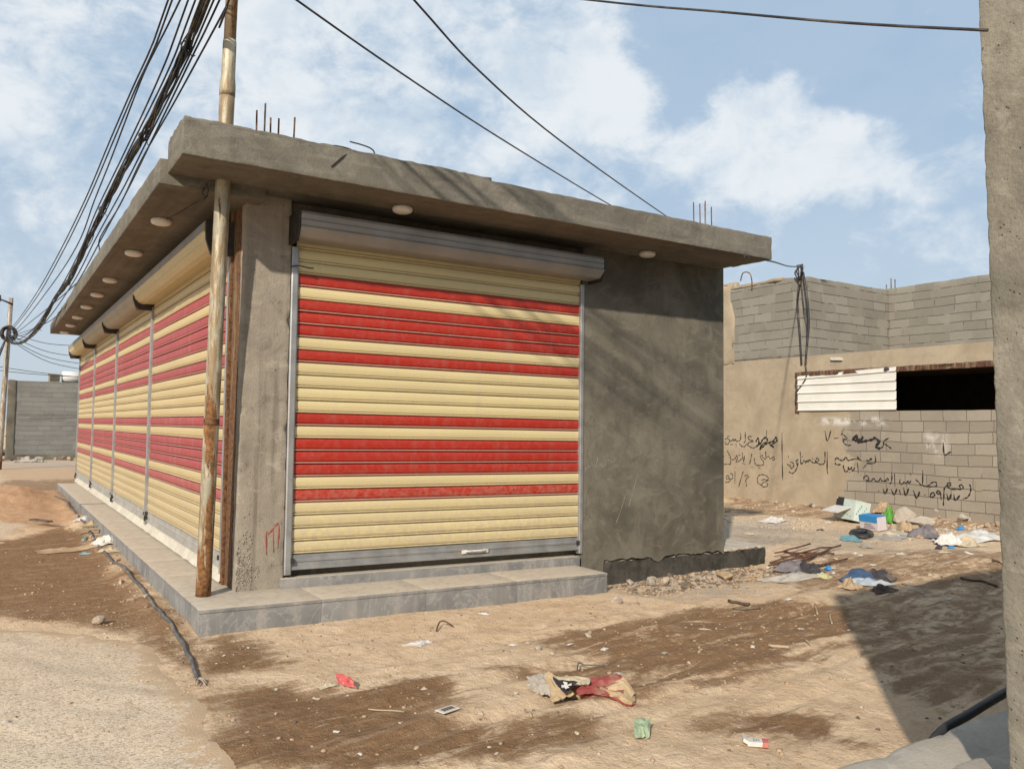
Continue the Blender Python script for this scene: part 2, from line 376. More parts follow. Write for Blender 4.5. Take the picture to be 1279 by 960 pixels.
rust_mat('rusty_plate', (.20, .115, .06), .25, (.11, .052, .022))
rust_mat('rebar_rust', (.10, .06, .045), .2, (.09, .042, .026))
rust_mat('beam_rust', (.11, .065, .05), .2, (.09, .04, .025))
rust_mat('pole_steel', (.45, .43, .40), .02)

def block_mat(name, c1, c2, mortar, plaster=None, rowh=.2, bw=.42, paint=False, op=0.):
    q = new_mat(name); v = q.n('ShaderNodeNewGeometry').outputs['Position']; x, y, z = q.sep(v)
    wob = q.noise(v, .9, 3, .5); wob2 = q.noise(v, 5, 3, .6)
    u = q.math('ADD', q.math('ADD', x, y), q.math('MULTIPLY', wob2, .04))
    zz_ = q.math('ADD', z, q.math('ADD', q.math('MULTIPLY', q.math('SUBTRACT', wob, .5), .08), q.math('MULTIPLY', wob2, .014)))
    rz = q.math('DIVIDE', zz_, rowh); row = q.math('FLOOR', rz)
    ru = q.math('ADD', q.math('DIVIDE', u, bw), q.math('MULTIPLY', q.n('ShaderNodeTexWhiteNoise', {'noise_dimensions': '1D'}, W=row).outputs['Value'], .8)); cu = q.math('FLOOR', ru)
    hz = q.math('MULTIPLY', q.math('PINGPONG', rz, .5), rowh); hv = q.math('MULTIPLY', q.math('PINGPONG', ru, .5), bw)
    n1 = q.noise(v, 1.3, 6, .65); n2 = q.noise(v, 26, 5, .7); n6 = q.noise(v, 3.2, 4, .6)
    jh = q.math('MULTIPLY', q.rng(hz, .0035, .0095, 1, 0), q.rng(n6, .36 - op, .50 - op)); jv = q.math('MULTIPLY', q.rng(hv, .003, .008, 1, 0), q.rng(n6, .50 - op * 1.4, .60 - op * 1.4, 0, .85))
    joint = q.math('MAXIMUM', jh, jv)
    seam = q.math('MAXIMUM', q.rng(hz, .004, .012, 1, 0), q.rng(hv, .004, .010, 1, 0))
    tone = q.n('ShaderNodeTexWhiteNoise', {'noise_dimensions': '2D'}, Vector=q.comb(cu, row, 0)).outputs['Value']
    col = q.mix(tone, c1, c2)
    col = q.mix(q.math('MULTIPLY', seam, .35), col, tuple(c * 1.1 for c in c1))
    col = q.mix(q.math('MULTIPLY', joint, .9), col, mortar)
    col = q.mix(q.rng(n1, .45, .75, 0, .45), col, tuple(c * .72 for c in c2))
    col = q.mix(q.rng(n2, .45, .75, 0, .35), col, tuple(c * .6 for c in c1))
    pm = 0.
    if plaster:
        edge = q.math('ADD', plaster(q, x, y, z), q.math('MULTIPLY', q.math('SUBTRACT', q.noise(v, 1.4, 7, .65), .5), 2.1))
        pm = q.rng(edge, .0, .18)
        pc = q.mix(q.rng(q.noise(v, 1.6, 7, .65, .5), .3, .7), (.29, .235, .165), (.38, .312, .225))
        pc = q.mix(q.rng(q.noise(v, 9, 5, .7), .5, .75, 0, .5), pc, (.25, .195, .135))
        pc = q.mix(q.rng(q.noise(q.scale(v, (1, 1, 5)), .9, 5, .6), .55, .75, 0, .4), pc, (.24, .2, .15))
        col = q.mix(pm, col, pc)
    if paint:
        a = q.math('MULTIPLY', q.rng(q.math('ABSOLUTE', q.math('SUBTRACT', z, 1.784)), .13, .02), q.rng(q.math('ABSOLUTE', q.math('SUBTRACT', y, 3.603)), .95, .6))
        b = q.math('MULTIPLY', q.rng(q.math('ABSOLUTE', q.math('SUBTRACT', z, 1.361)), .3, .1), q.rng(q.math('ABSOLUTE', q.math('SUBTRACT', y, 1.883)), .33, .1))
        f = q.math('MULTIPLY', q.math('MAXIMUM', a, q.math('MULTIPLY', b, .75)), q.rng(q.noise(v, 4.5, 5, .7), .42, .62))
        col = q.mix(q.math('MULTIPLY', f, .8), col, (.60, .58, .54))
    jb = q.math('MULTIPLY', joint, q.math('SUBTRACT', 1., pm) if plaster else 1.)
    h = q.math('SUBTRACT', q.math('MULTIPLY', n2, .4), q.math('MULTIPLY', jb, 1.2))
    finish(q, col, .95, q.bump(h, .6, .012), spec=.15)
block_mat('block_parapet', (.26, .24, .20), (.205, .188, .155), (.035, .03, .025), None, .2, .47)
block_mat('block_facade', (.315, .275, .22), (.245, .212, .168), (.085, .07, .054), lambda q, x, y, z: q.math('ADD', q.math('MULTIPLY', q.math('SUBTRACT', y, 3.55), 1.0), q.rng(z, 2.2, 2.7, 0, 3.)), paint=True, op=.14)
block_mat('block_far', (.20, .195, .18), (.165, .16, .15), (.10, .095, .088), lambda q, x, y, z: q.rng(z, 2.6, 2.2, -3., -.55))

def ground_mat():
    q = new_mat('bare_soil'); g = q.n('ShaderNodeNewGeometry'); v = g.outputs['Position']
    damp = q.n('ShaderNodeAttribute', {'attribute_name': 'damp'}).outputs['Fac']
    clay = q.n('ShaderNodeAttribute', {'attribute_name': 'clay'}).outputs['Fac']
    grey = q.n('ShaderNodeAttribute', {'attribute_name': 'grey'}).outputs['Fac']
    vr = q.n('ShaderNodeMapping', None, Vector=v, Rotation=(0, 0, -.10)).outputs[0]
    st = q.noise(q.scale(vr, (1.0, 4.6, 1)), 1.2, 9, .70, 1.0)                      # drag marks along the lane
    n1 = q.noise(v, 1.5, 8, .66); n2 = q.noise(v, 9, 7, .7); n3_ = q.noise(v, 70, 4, .7); nb = q.noise(v, 26, 5, .65)
    dry = q.mix(q.rng(n1, .3, .7), (.59, .425, .27), (.69, .525, .355))
    dry = q.mix(q.rng(n2, .45, .72, 0, .6), dry, (.38, .255, .155))
    dry = q.mix(q.rng(st, .5, .72, 0, .35), dry, (.62, .49, .35))
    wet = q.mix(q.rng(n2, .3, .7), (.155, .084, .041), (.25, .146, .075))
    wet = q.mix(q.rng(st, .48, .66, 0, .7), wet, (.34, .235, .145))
    cl = q.mix(q.rng(n2, .3, .7), (.42, .255, .145), (.55, .365, .225))
    col = q.mix(clay, dry, cl)
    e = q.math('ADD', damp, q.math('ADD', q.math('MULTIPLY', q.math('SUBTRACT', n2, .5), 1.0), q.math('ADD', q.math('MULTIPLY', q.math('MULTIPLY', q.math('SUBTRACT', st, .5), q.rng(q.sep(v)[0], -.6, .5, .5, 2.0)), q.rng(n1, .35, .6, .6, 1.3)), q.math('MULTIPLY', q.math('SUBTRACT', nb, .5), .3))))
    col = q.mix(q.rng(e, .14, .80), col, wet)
    col = q.mix(q.math('MULTIPLY', grey, q.rng(n2, .35, .6)), col, (.42, .37, .31))
    # grit: pale and dark specks
    vo = q.n('ShaderNodeTexVoronoi', None, Vector=v, Scale=85.).outputs
    cr = q.sep(vo['Color'])
    peb = q.math('MULTIPLY', q.rng(vo['Distance'], .18, .32, 1, 0), q.rng(cr[0], .72, .8))
    pc = q.mix(q.rng(cr[1], .3, .7), (.62, .52, .40), (.22, .17, .12))
    col = q.mix(q.math('MULTIPLY', peb, .7), col, pc)
    col = q.mix(q.rng(n3_, .35, .7, 0, .28), col, q.mix(.5, col, (.14, .09, .05)))
    h = q.math('ADD', q.math('ADD', q.math('MULTIPLY', n2, 1.3), q.math('MULTIPLY', nb, .6)), q.math('ADD', q.math('MULTIPLY', n3_, .25), q.math('MULTIPLY', peb, .3)))
    finish(q, col, .96, q.bump(h, .75, .03), spec=.12)
ground_mat()
def road_mat():
    q = new_mat('dusty_gravel_road'); v = q.n('ShaderNodeNewGeometry').outputs['Position']
    n1 = q.noise(v, 1.1, 7, .65); n2 = q.noise(q.scale(v, (4, 1.2, 1)), 2, 7, .7); n3_ = q.noise(v, 90, 4, .7)
    col = q.mix(q.rng(n1, .3, .7), (.55, .43, .30), (.64, .52, .375))
    col = q.mix(q.rng(n2, .48, .72, 0, .7), col, (.50, .38, .26))
    col = q.mix(q.rng(q.noise(v, .9, 7, .68, .6), .46, .66, 0, .75), col, (.56, .43, .29))
    vo = q.n('ShaderNodeTexVoronoi', None, Vector=v, Scale=88.).outputs; cr = q.sep(vo['Color'])
    col = q.mix(q.rng(cr[0], .5, .9, 0, .8), col, (.31, .245, .175))
    col = q.mix(q.rng(cr[1], .6, .95, 0, .75), col, (.67, .57, .45))
    col = q.mix(q.rng(n3_, .35, .7, 0, .25), col, (.3, .24, .18))
    h = q.math('ADD', q.math('MULTIPLY', vo['Distance'], -.35), q.math('ADD', q.math('MULTIPLY', n3_, .4), q.math('MULTIPLY', n1, .6)))
    ed = q.n('ShaderNodeAttribute', {'attribute_name': 'edge'}).outputs['Fac']
    f = q.rng(q.math('ADD', ed, q.math('MULTIPLY', q.math('SUBTRACT', q.noise(v, 11, 8, .75), .5), 2.6)), .30, .62)
    col = q.mix(f, (.45, .325, .21), col)
    finish(q, col, .95, q.bump(h, .45, .012), spec=.15)
road_mat()

# ================================================================== GROUND
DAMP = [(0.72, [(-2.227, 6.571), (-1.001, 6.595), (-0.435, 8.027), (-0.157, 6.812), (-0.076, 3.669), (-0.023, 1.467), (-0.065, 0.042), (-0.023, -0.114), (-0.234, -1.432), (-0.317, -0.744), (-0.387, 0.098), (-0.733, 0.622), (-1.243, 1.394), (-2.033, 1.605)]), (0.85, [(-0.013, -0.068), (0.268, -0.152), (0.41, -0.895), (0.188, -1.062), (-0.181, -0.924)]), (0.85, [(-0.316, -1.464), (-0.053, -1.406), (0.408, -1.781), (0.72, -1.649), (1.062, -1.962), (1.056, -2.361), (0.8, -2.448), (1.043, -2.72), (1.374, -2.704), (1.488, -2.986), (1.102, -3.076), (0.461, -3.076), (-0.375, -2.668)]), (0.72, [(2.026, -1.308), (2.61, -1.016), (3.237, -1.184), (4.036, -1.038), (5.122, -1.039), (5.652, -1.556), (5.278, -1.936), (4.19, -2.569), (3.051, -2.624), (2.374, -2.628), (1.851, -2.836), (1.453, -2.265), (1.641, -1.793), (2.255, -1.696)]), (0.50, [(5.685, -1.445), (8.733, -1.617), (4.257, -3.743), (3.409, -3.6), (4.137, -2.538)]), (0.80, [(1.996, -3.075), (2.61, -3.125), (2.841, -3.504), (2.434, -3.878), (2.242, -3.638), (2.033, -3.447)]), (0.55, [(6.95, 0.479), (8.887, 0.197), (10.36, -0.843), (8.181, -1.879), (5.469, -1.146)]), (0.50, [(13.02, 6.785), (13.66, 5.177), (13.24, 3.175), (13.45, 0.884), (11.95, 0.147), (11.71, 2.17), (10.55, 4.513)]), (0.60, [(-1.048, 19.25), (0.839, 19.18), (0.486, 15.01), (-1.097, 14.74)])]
CLAY = [(1.00, [(-2.351, 11.69), (-0.811, 14.15), (0.486, 15.01), (0.04, 8.384), (-0.558, 7.753), (-2.163, 8.37)]), (0.60, [(-0.96, 27.35), (1.513, 27.74), (0.744, 18.5), (-1.048, 19.25)])]
GREY = [(0.90, [(9.512, 3.56), (11.1, 3.465), (9.092, 1.652), (6.704, 0.981)]), (0.80, [(4.539, 0.706), (6.434, 0.413), (5.213, -0.864), (4.015, -0.413)]), (0.90, [(-1.98, 32.4), (2.008, 33.7), (1.411, 26.52), (-1.881, 26.53)]), (0.35, [(9.649, 2.236), (12.71, 0.647), (9.912, -0.757), (7.597, 0.498)])]
def axis(lo, hi, st, far, g=1.35):
    a = list(np.arange(lo, hi + 1e-6, st)); d = st
    b = []; x = hi
    while x < far: d *= g; x += d; b.append(x)
    c = []; x = lo; d = st
    while x > -far: d *= g; x -= d; c.append(x)
    return np.array(c[::-1] + a + b)
def axis2(segs, far, g=1.35):
    a = []
    for lo, hi, st in segs: a += list(np.arange(lo, hi - 1e-6, st))
    a.append(segs[-1][1]); d = segs[-1][2]; x = a[-1]; b = []
    while x < far: d *= g; x += d; b.append(x)
    c = []; x = a[0]; d = segs[0][2]
    while x > -far: d *= g; x -= d; c.append(x)
    return np.array(c[::-1] + a + b)
gx = axis2([(-4.5, -1.5, .08), (-1.5, 6.5, .036), (6.5, 14, .07)], 1500)
gy = axis2([(-5.2, 1.2, .036), (1.2, 6, .07), (6, 16, .11)], 1500)
X, Y = np.meshgrid(gx, gy); Z = gz(X, Y)
def poly_attr(polys, X, Y, soft=.22):
    # wander the outline so that the stain has a natural edge
    wx = X + (fbm(X * 2.2, Y * 2.2, 4, 31) - .5) * .5; wy = Y + (fbm(X * 2.2, Y * 2.2, 4, 37) - .5) * .5
    out = np.zeros(X.shape)
    for val, poly in polys:
        out = np.maximum(out, val * sst(-soft, soft, pdist(wx, wy, poly)))
    return out
me = bpy.data.meshes.new('ground'); nxg, nyg = len(gx), len(gy)
vv = np.stack([X, Y, Z], -1).reshape(-1, 3)
ii = np.arange(nxg * nyg).reshape(nyg, nxg)
ff = np.stack([ii[:-1, :-1], ii[:-1, 1:], ii[1:, 1:], ii[1:, :-1]], -1).reshape(-1, 4)
me.vertices.add(len(vv)); me.vertices.foreach_set('co', vv.ravel())
me.loops.add(ff.size); me.loops.foreach_set('vertex_index', ff.ravel().astype(np.int32))
me.polygons.add(len(ff)); me.polygons.foreach_set('loop_start', np.arange(0, ff.size, 4, dtype=np.int32)); me.polygons.foreach_set('loop_total', np.full(len(ff), 4, dtype=np.int32))
me.polygons.foreach_set('use_smooth', np.ones(len(ff), bool)); me.update(calc_edges=True)
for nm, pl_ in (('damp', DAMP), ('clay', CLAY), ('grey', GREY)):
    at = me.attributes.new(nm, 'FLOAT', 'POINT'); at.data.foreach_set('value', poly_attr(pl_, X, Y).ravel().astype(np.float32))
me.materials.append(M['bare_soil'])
go = bpy.data.objects.new('ground', me); COL.objects.link(go); go['kind'] = 'structure'

from mathutils.geometry import delaunay_2d_cdt
def sheet_from_poly(name, poly, mat, step, lift, seed, edge=.06):
    P = []
    for i in range(len(poly)):
        a = Vector(poly[i]); b = Vector(poly[(i + 1) % len(poly)]); n = max(1, int((b - a).length / step))
        for k in range(n): P.append(a.lerp(b, k / n))
    P = [Vector((p.x + (float(fbm(p.x * 2.6, p.y * 2.6, 5, seed)) - .5) * edge * 4 + (float(fbm(p.x * 11, p.y * 11, 3, seed + 2)) - .5) * edge * 1.3,
                 p.y + (float(fbm(p.x * 2.6, p.y * 2.6, 5, seed + 5)) - .5) * edge * 4)) for p in P]
    xs = [p.x for p in P]; ys = [p.y for p in P]; n0 = len(P)
    GX, GY = np.meshgrid(np.arange(min(xs), max(xs), step * 1.6), np.arange(min(ys), max(ys), step * 1.6))
    d = pdist(GX, GY, [(p.x, p.y) for p in P]); k = d > step * .8
    I = [Vector((a, b)) for a, b in zip(GX[k], GY[k])]
    vs, es, fs, *_ = delaunay_2d_cdt(P + I, [], [list(range(n0))], 1, 1e-5)
    V = np.array([(v.x, v.y) for v in vs]); dd = pdist(V[:, 0], V[:, 1], [(p.x, p.y) for p in P])
    z = gz(V[:, 0], V[:, 1]) - .006 + (lift + .006) * sst(-.005, .10, dd)
    mb = MB(); mb.add([(a, b, c) for (a, b), c in zip(V, z)], [tuple(f) for f in fs], 0, True)
    o = mb.build(name, M[mat], kind='structure')
    at = o.data.attributes.new('edge', 'FLOAT', 'POINT'); at.data.foreach_set('value', np.clip(dd / .35, 0, 1).astype(np.float32)); return o
sheet_from_poly('road', [(-0.31, -7.5), (-0.31, -2.56), (-0.31, -1.55), (-0.3, -0.65), (-0.37, 0.0), (-0.74, 0.57), (-1.25, 1.0), (-3, 1.7), (-6.5, 2.4), (-6.5, -7.5)], 'dusty_gravel_road', .03, .005, 3)
sheet_from_poly('road', [(-1.5, 5.0), (-1.0, 6.6), (-0.62, 8.0), (-1.15, 9.2), (-2.0, 11), (-2.1, 16), (-1.6, 31), (-8, 31), (-8, 3.6)], 'dusty_gravel_road', .25, .008, 8)

# ================================================================== SHOP BUILDING
YF, XC, XR, HS = .575, .4057, 6.25, 3.5707
HP = .1973
def warp(p):                                             # the shop front runs slightly downhill to the right
    x = min(max(p[0], 0), 6.3); return Vector((p[0], p[1], p[2] - .0175 * x * max(0., 1 - p[2] / 2.9)))
shop = thing('shop_building', 'low unfinished concrete corner shop with red and cream striped roller shutters', 'shop', (XC, YF, 0))
# main body: plain walls behind the shutters and under the roof
mb = MB(); mb.box(.50, XR, .665, 15.3, -.3, HS + .05); mb.build('wall', M['wall_render'], shop)
# front wall to the right of the shutter, its render broken away in a ragged line along the foot
mb = MB()
foot = [(4.05 + i * .035, (.172 if i * .035 > .28 else .10) + .045 * float(fbm(i * .16, 2.2, 5, 2)) + .03 * float(fbm(i * .9, 5.2, 2, 7))) for i in range(int((XR - 4.05) / .035) + 1)]
foot = [(x, z - (.05 if 5.05 < x < 5.28 else 0) * math.sin((x - 5.05) / .23 * math.pi) - (.0 if x > 4.35 else .25)) for x, z in foot]
foot[-1] = (XR, .17)
outl = foot + [(XR, HS + .03), (4.05, HS + .03)]
mb.prism(outl, lambda p, t: warp((p[0], t, p[1])) if p[1] < 1 else Vector((p[0], t, p[1])), YF, .66)
mb.build('front_wall', M['wall_render'], shop)
# foundation beam daubed with bitumen, running on past the wall
mb = MB(); rough_box(mb, 4.2, 7.04, .592, 1.35, -.4, .205, .05, .02, .012, 6, .03, 3, 0, warp)
fo = mb.build('foundation', [M['foundation_bitumen'], M['foundation_top']], shop)
for p in fo.data.polygons:
    if p.normal.z > .5: p.material_index = 1
mb = MB(); rough_box(mb, 6.262, 7.035, .584, 1.30, .196, .232, .03, .012, .010, 7, .02, 4, 0, warp); mb.build('mortar_cap', M['foundation_top'], shop)
# corner column
mb = MB(); rough_box(mb, XC, .812, YF, 1.0, .15, HS + .04, .025, .012, .004, 6, .014, 11)
mb.build('column', M['column_concrete'], shop)
mb = MB(); mb.box(XC - .006, XC + .02, .70, .985, HP, HS - .06); mb.box(XC - .03, XC - .006, .93, .985, HP, HS - .06)
bevel(mb.build('corner_plate', M['rusty_plate'], shop), .003)
# honeycombed patch at the column foot
mb = MB(); rr = random.Random(4)
for i in range(260):
    z = HP + abs(rr.gauss(0, .26)); x = XC + abs(rr.gauss(0, .085)) ; 
    if z > .95 or x > .66 or x > XC + .25 - (z - HP) * .22: continue
    s_ = rr.uniform(.005, .013); rock(mb, (x, YF - .002, z), s_, s_ * .7, s_, 500 + i, 1)
hp_ = mb.build('exposed_aggregate', M['column_concrete'], shop); hp_['kind'] = 'stuff'

# roof
mb = MB(); rough_box(mb, -.262, 6.215, -.202, .392, HS, 3.838, .035, .008, .005, 4.2, .009, 21)
# a second, thinner lift of concrete along the top left
rough_box(mb, -.258, 2.4, -.193, .385, 3.815, 3.868, .03, .010, .008, 6, .016, 25)
rs = mb.build('roof_slab', [M['slab_concrete'], M['soffit_concrete']], shop)
for p in rs.data.polygons:
    if p.normal.z < -.7: p.material_index = 1
mb = MB(); rough_box(mb, .43, 6.2, .375, 15.32, 3.578, 3.825, .25, .02, .006, 3, .0, 22); mb.build('roof', M['slab_concrete'], shop)
CZ = 3.484
mb = MB(); rough_box(mb, -.325, .52, .384, 13.65, CZ, 3.69, .06, .010, .006, 2.2, .008, 31)
cn = mb.build('canopy', [M['slab_concrete'], M['canopy_soffit']], shop)
for p in cn.data.polygons:
    if p.normal.z < -.7: p.material_index = 1

# plinth of stone slabs
mb = MB()
def seg(x0, x1, y0, y1, z0, z1, b=.0035): rough_box(mb, x0, x1, y0, y1, z0, z1, .2, b, .0006, 3, .001, 41, 0, warp)
xs_ = [0, .95, 1.9, 2.85, 3.9406]
for a, b in zip(xs_[:-1], xs_[1:]): seg(a + .0005, b - .0005, 0, .545, -.30, HP - .030)
for a, b in zip(xs_[:-1], xs_[1:]): seg(a + .0012 - (.004 if a == 0 else 0), b - .0005, -.005, .60, HP - .029, HP)
ys_ = [.548, 1.5, 2.45, 3.4, 4.35, 5.3, 6.25, 7.2, 8.15, 9.1]
for a, b in zip(ys_[:-1], ys_[1:]): seg(0.0005, .45, a + .0005, b - .0005, -.30, HP - .030); seg(-.0045, .45, a + .055, b + .052, HP - .029, HP)
pl1 = mb.build('plinth', M['plinth_stone'], shop)
mb = MB(); ys2 = [9.22, 10.2, 11.2, 12.2, 13.3, 14.5]
for a, b in zip(ys2[:-1], ys2[1:]): seg(-.02, .45, a + .0012, b - .0012, -.30, HP + .01)
mb.build('plinth', M['plinth_stone'], shop)
# sill under the front shutter, mortar fillet under the side ones
mb = MB(); rough_box(mb, .777, 4.0, .532, .66, HP - .02, .283, .15, .004, .001, 3, .002, 42, 0, warp); mb.build('sill', M['plinth_stone'], shop)
mb = MB(); mb.grid(lambda u, v: Vector((.372 + .068 * v, 1.02 + 14.2 * u, HP + .004 + .10 * sst(0, 1, v) + .01 * n3((v * 3, u * 60, 0), 1))), 160, 5)
mb.build('mortar_fillet', M['mortar_white'], shop)

# ---------------------------------------------------------------- roller shutters
PATTERN = 'YYYYRYRRRYRYYYYRYRRRY'[::-1]   # from the bottom up, before the last cream rows at the top
PATTERN = ['Y'] * 4 + list('RYRRRYR') + ['Y'] * 4 + list('RYRRRYR') + ['Y'] * 5
PITCH = 2.454 / 22
PROF = [(.0, -.010), (.045, -.008), (.055, .0125), (.10, .0155), (.135, .0135), (.15, -.004), (.20, -.004), (.22, .0065), (.36, .0115), (.60, .0145), (.82, .0125), (.93, .0075), (.955, -.008)]
def curtain(mb, fn, s0, s1, z0, sag=0.):
    """fn(s, d, z) -> point; slats from z0 upward"""
    ns = 14
    for k, c in enumerate(PATTERN):
        rows = [(z0 + (k + a) * PITCH, d) for a, d in PROF] + [(z0 + (k + 1) * PITCH, -.010)]
        j = (k * 37 % 11 - 5) * .0003
        mb.grid(lambda u, v, rows=rows, j=j: fn(s0 + (s1 - s0) * u, rows[round(v * (len(rows) - 1))][1] + j + .003 * math.sin(u * 9 + k), rows[round(v * (len(rows) - 1))][0]),
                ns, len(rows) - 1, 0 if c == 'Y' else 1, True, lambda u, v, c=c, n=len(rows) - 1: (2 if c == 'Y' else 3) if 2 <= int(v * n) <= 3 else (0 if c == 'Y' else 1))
def shutter(fn, s0, s1, z0, hood, mats, label, hs0, hs1, prof, split=None, rail='galvanised', knob=None, wide=.05):
    mb = MB(); curtain(mb, fn, s0, s1, z0)
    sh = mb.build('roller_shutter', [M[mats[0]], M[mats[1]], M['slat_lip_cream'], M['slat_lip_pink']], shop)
    if label: sh['label'] = label
    for p in sh.data.polygons: p.use_smooth = False
    # bottom rail: ribbed galvanised channel
    mb = MB(); zr = z0 - .004
    rp = [(.004, zr), (.016, zr - .004), (.016, zr - .035), (.024, zr - .042), (.024, zr - .060), (.014, zr - .068), (.014, zr - .095), (.030, zr - .102), (.030, zr - .128), (-.004, zr - .128), (-.004, zr)]
    mb.prism(rp, lambda p, t: fn(t, p[0], p[1]), s0 + .004, s1 - .004); mb.build('bottom_rail', M[rail], sh)
    # guide channels
    for a, b in ((s0 - wide, s0 + .012), (s1 - .012, s1 + .038)):
        mb = MB(); gp = [(a, -.03), (a, .038), (a + .010, .043), (b - .010, .043), (b, .038), (b, .026), (a + .02, .026), (a + .02, -.03)]
        mb.prism(gp, lambda p, t: fn(p[0], p[1], t), z0 - .17, hood[0] - .04); mb.build('guide_rail', M['galvanised'], sh)
    # hood
    if prof:
        mb = MB()
        if split is None: mb.prism(prof, lambda p, t: fn(t, p[0], p[1]), hs0, hs1); mats_ = [M[hood[1]]]
        else:
            mb.prism(prof, lambda p, t: fn(t, p[0], p[1]), hs0, hs1); mats_ = [M['hood_grey'], M[hood[1]]]
        ho = mb.build('shutter_hood', mats_, sh)
        if split is not None:
            for p in ho.data.polygons:
                c = sum((ho.data.vertices[i].co.z for i in p.vertices)) / len(p.vertices) + parent_org(shop).z
                if c < split: p.material_index = 1
        for p in ho.data.polygons: p.use_smooth = False
        cx = (min(p[0] for p in prof), max(p[0] for p in prof)); czz = (min(p[1] for p in prof), max(p[1] for p in prof))
        for e, sg in ((hs0, -1), (hs1, 1)):
            mb = MB(); pp = [(-.06, czz[0] - (.07 if split else .03)), (cx[1] * .80, czz[0] - (.07 if split else .03)), (cx[1] - .015, czz[0] + .06), (cx[1] - .01, czz[1] - .02), (-.06, czz[1] - .01)]
            mb.prism(pp, lambda p, t: fn(t, p[0], p[1]), e + sg * .002, e + sg * (.040 if split else .020)); mb.build('end_bracket', M['dark_steel'], sh)
    return sh
def f_front(s, d, z): return warp((s, .604 - d, z)) if z < 2.95 else Vector((s, .604 - d, z))
hp_f = [(.0, 3.44), (.300, 3.425), (.312, 3.40), (.306, 3.36), (.312, 3.345), (.306, 3.305), (.318, 3.285), (.305, 3.268), (.255, 3.215), (.235, 3.205), (.05, 3.200), (0, 3.22)]
fs_ = shutter(f_front, .862, 4.024, .478, (3.2, 'hood_grey'), ('slat_yellow', 'slat_red'), 'wide front roller shutter with red stripes under a grey hood', .80, 4.115, hp_f)
# lift handle on the front rail
mb = MB(); mb.tube(catmull([f_front(2.62, .034, .405), f_front(2.63, .062, .412), f_front(2.80, .062, .412), f_front(2.82, .034, .405)], 5), .010, 8)
mb.obox(f_front(2.60, .036, .405), Vector((.03, 0, 0)), Vector((0, .006, 0)), Vector((0, 0, .018))); mb.obox(f_front(2.84, .036, .405), Vector((.03, 0, 0)), Vector((0, .006, 0)), Vector((0, 0, .018)))
mb.build('handle', M['chalk_white'], fs_)
for s_ in (.885, 4.0):
    mb = MB(); mb.obox(f_front(s_, .036, .42), Vector((.016, 0, 0)), Vector((0, .010, 0)), Vector((0, 0, .022))); mb.build('lock', M['dark_steel'], fs_)
def f_side(s, d, z): return Vector((.43 - d, s, z))
hp_s = [(0, 3.40), (.25, 3.385), (.285, 3.365), (.285, 3.285), (.272, 3.272), (.250, 3.225), (.254, 3.217), (.20, 3.165), (.15, 3.150), (0, 3.16)]
SIDE = [(1.085, 5.155, 'slat_yellow', 'side shutter nearest the corner column'), (5.215, 8.62, 'slat_yellow_dusty', 'second side shutter from the corner column'),
        (8.68, 11.97, 'slat_yellow_dusty', 'third side shutter from the corner column'), (12.03, 15.26, 'slat_yellow_dusty', 'farthest side shutter, at the end of the plinth')]
for i, (a, b, hc, lb) in enumerate(SIDE):
    hood_c = ('slat_yellow', 'hood_beige', 'hood_beige', 'slat_yellow')[i]
    s_ = shutter(f_side, a, b, .437, (3.16, hood_c), ('slat_yellow_dusty', 'slat_red_dust_sheen'), lb, a - (.12 if i == 0 else .03), b + .012, hp_s, 3.28, 'galvanised_dusty', None, .058 if i == 0 else .022)
    for zz_ in ((.36,) if i else (.40,)):
        mb = MB(); mb.obox(f_side(b - .05, .036, zz_), Vector((.012, 0, 0)), Vector((0, .03, 0)), Vector((0, 0, .035))); mb.obox(f_side(b - .05, .05, zz_ - .05), Vector((.01, 0, 0)), Vector((0, .015, 0)), Vector((0, 0, .03)))
        mb.build('lock', M['dark_steel'], s_)
    mb = MB(); mb.obox(f_side(a + .04, .036, .40), Vector((.012, 0, 0)), Vector((0, .02, 0)), Vector((0, 0, .02))); mb.build('lock', M['dark_steel'], s_)

# ---------------------------------------------------------------- ceiling lamps
def lamp_mesh():
    mb = MB(); ring = [(.0, .0), (.088, .0), (.092, -.008), (.092, -.026), (.084, -.040), (.060, -.050), (.030, -.055), (0, -.056)]
    n = 24; vs = []; fs = []
    for r_, z in ring[1:-1]:
        for k in range(n): a = 2 * math.pi * k / n; vs.append((r_ * math.cos(a), r_ * math.sin(a), z))
    for i in range(len(ring) - 3):
        for k in range(n): k2 = (k + 1) % n; fs.append((i * n + k, i * n + k2, (i + 1) * n + k2, (i + 1) * n + k))
    L = len(ring) - 3; fs.append(tuple(L * n + k for k in range(n)))
    mb.add(vs, fs, 0, True); return mb
LAMPS = [(1.697, .205, HS), (4.765, .33, HS)] + [(-.10, y, CZ) for y in (1.60, 3.30, 5.36, 6.84, 8.36, 9.95, 11.4, 12.9)]
l0 = None
for x, y, z in LAMPS:
    if l0 is None: l0 = lamp_mesh().build('ceiling_lamp', M['white_plastic'], shop); first = l0
    else: first = copy_of(l0, parent=shop)
    first.location = Vector((x, y, z - .004)) - parent_org(shop)
    for v in []: pass
# lamp mesh was written about the origin: shift it back by the shop's base point
for v in l0.data.vertices: v.co += parent_org(shop)

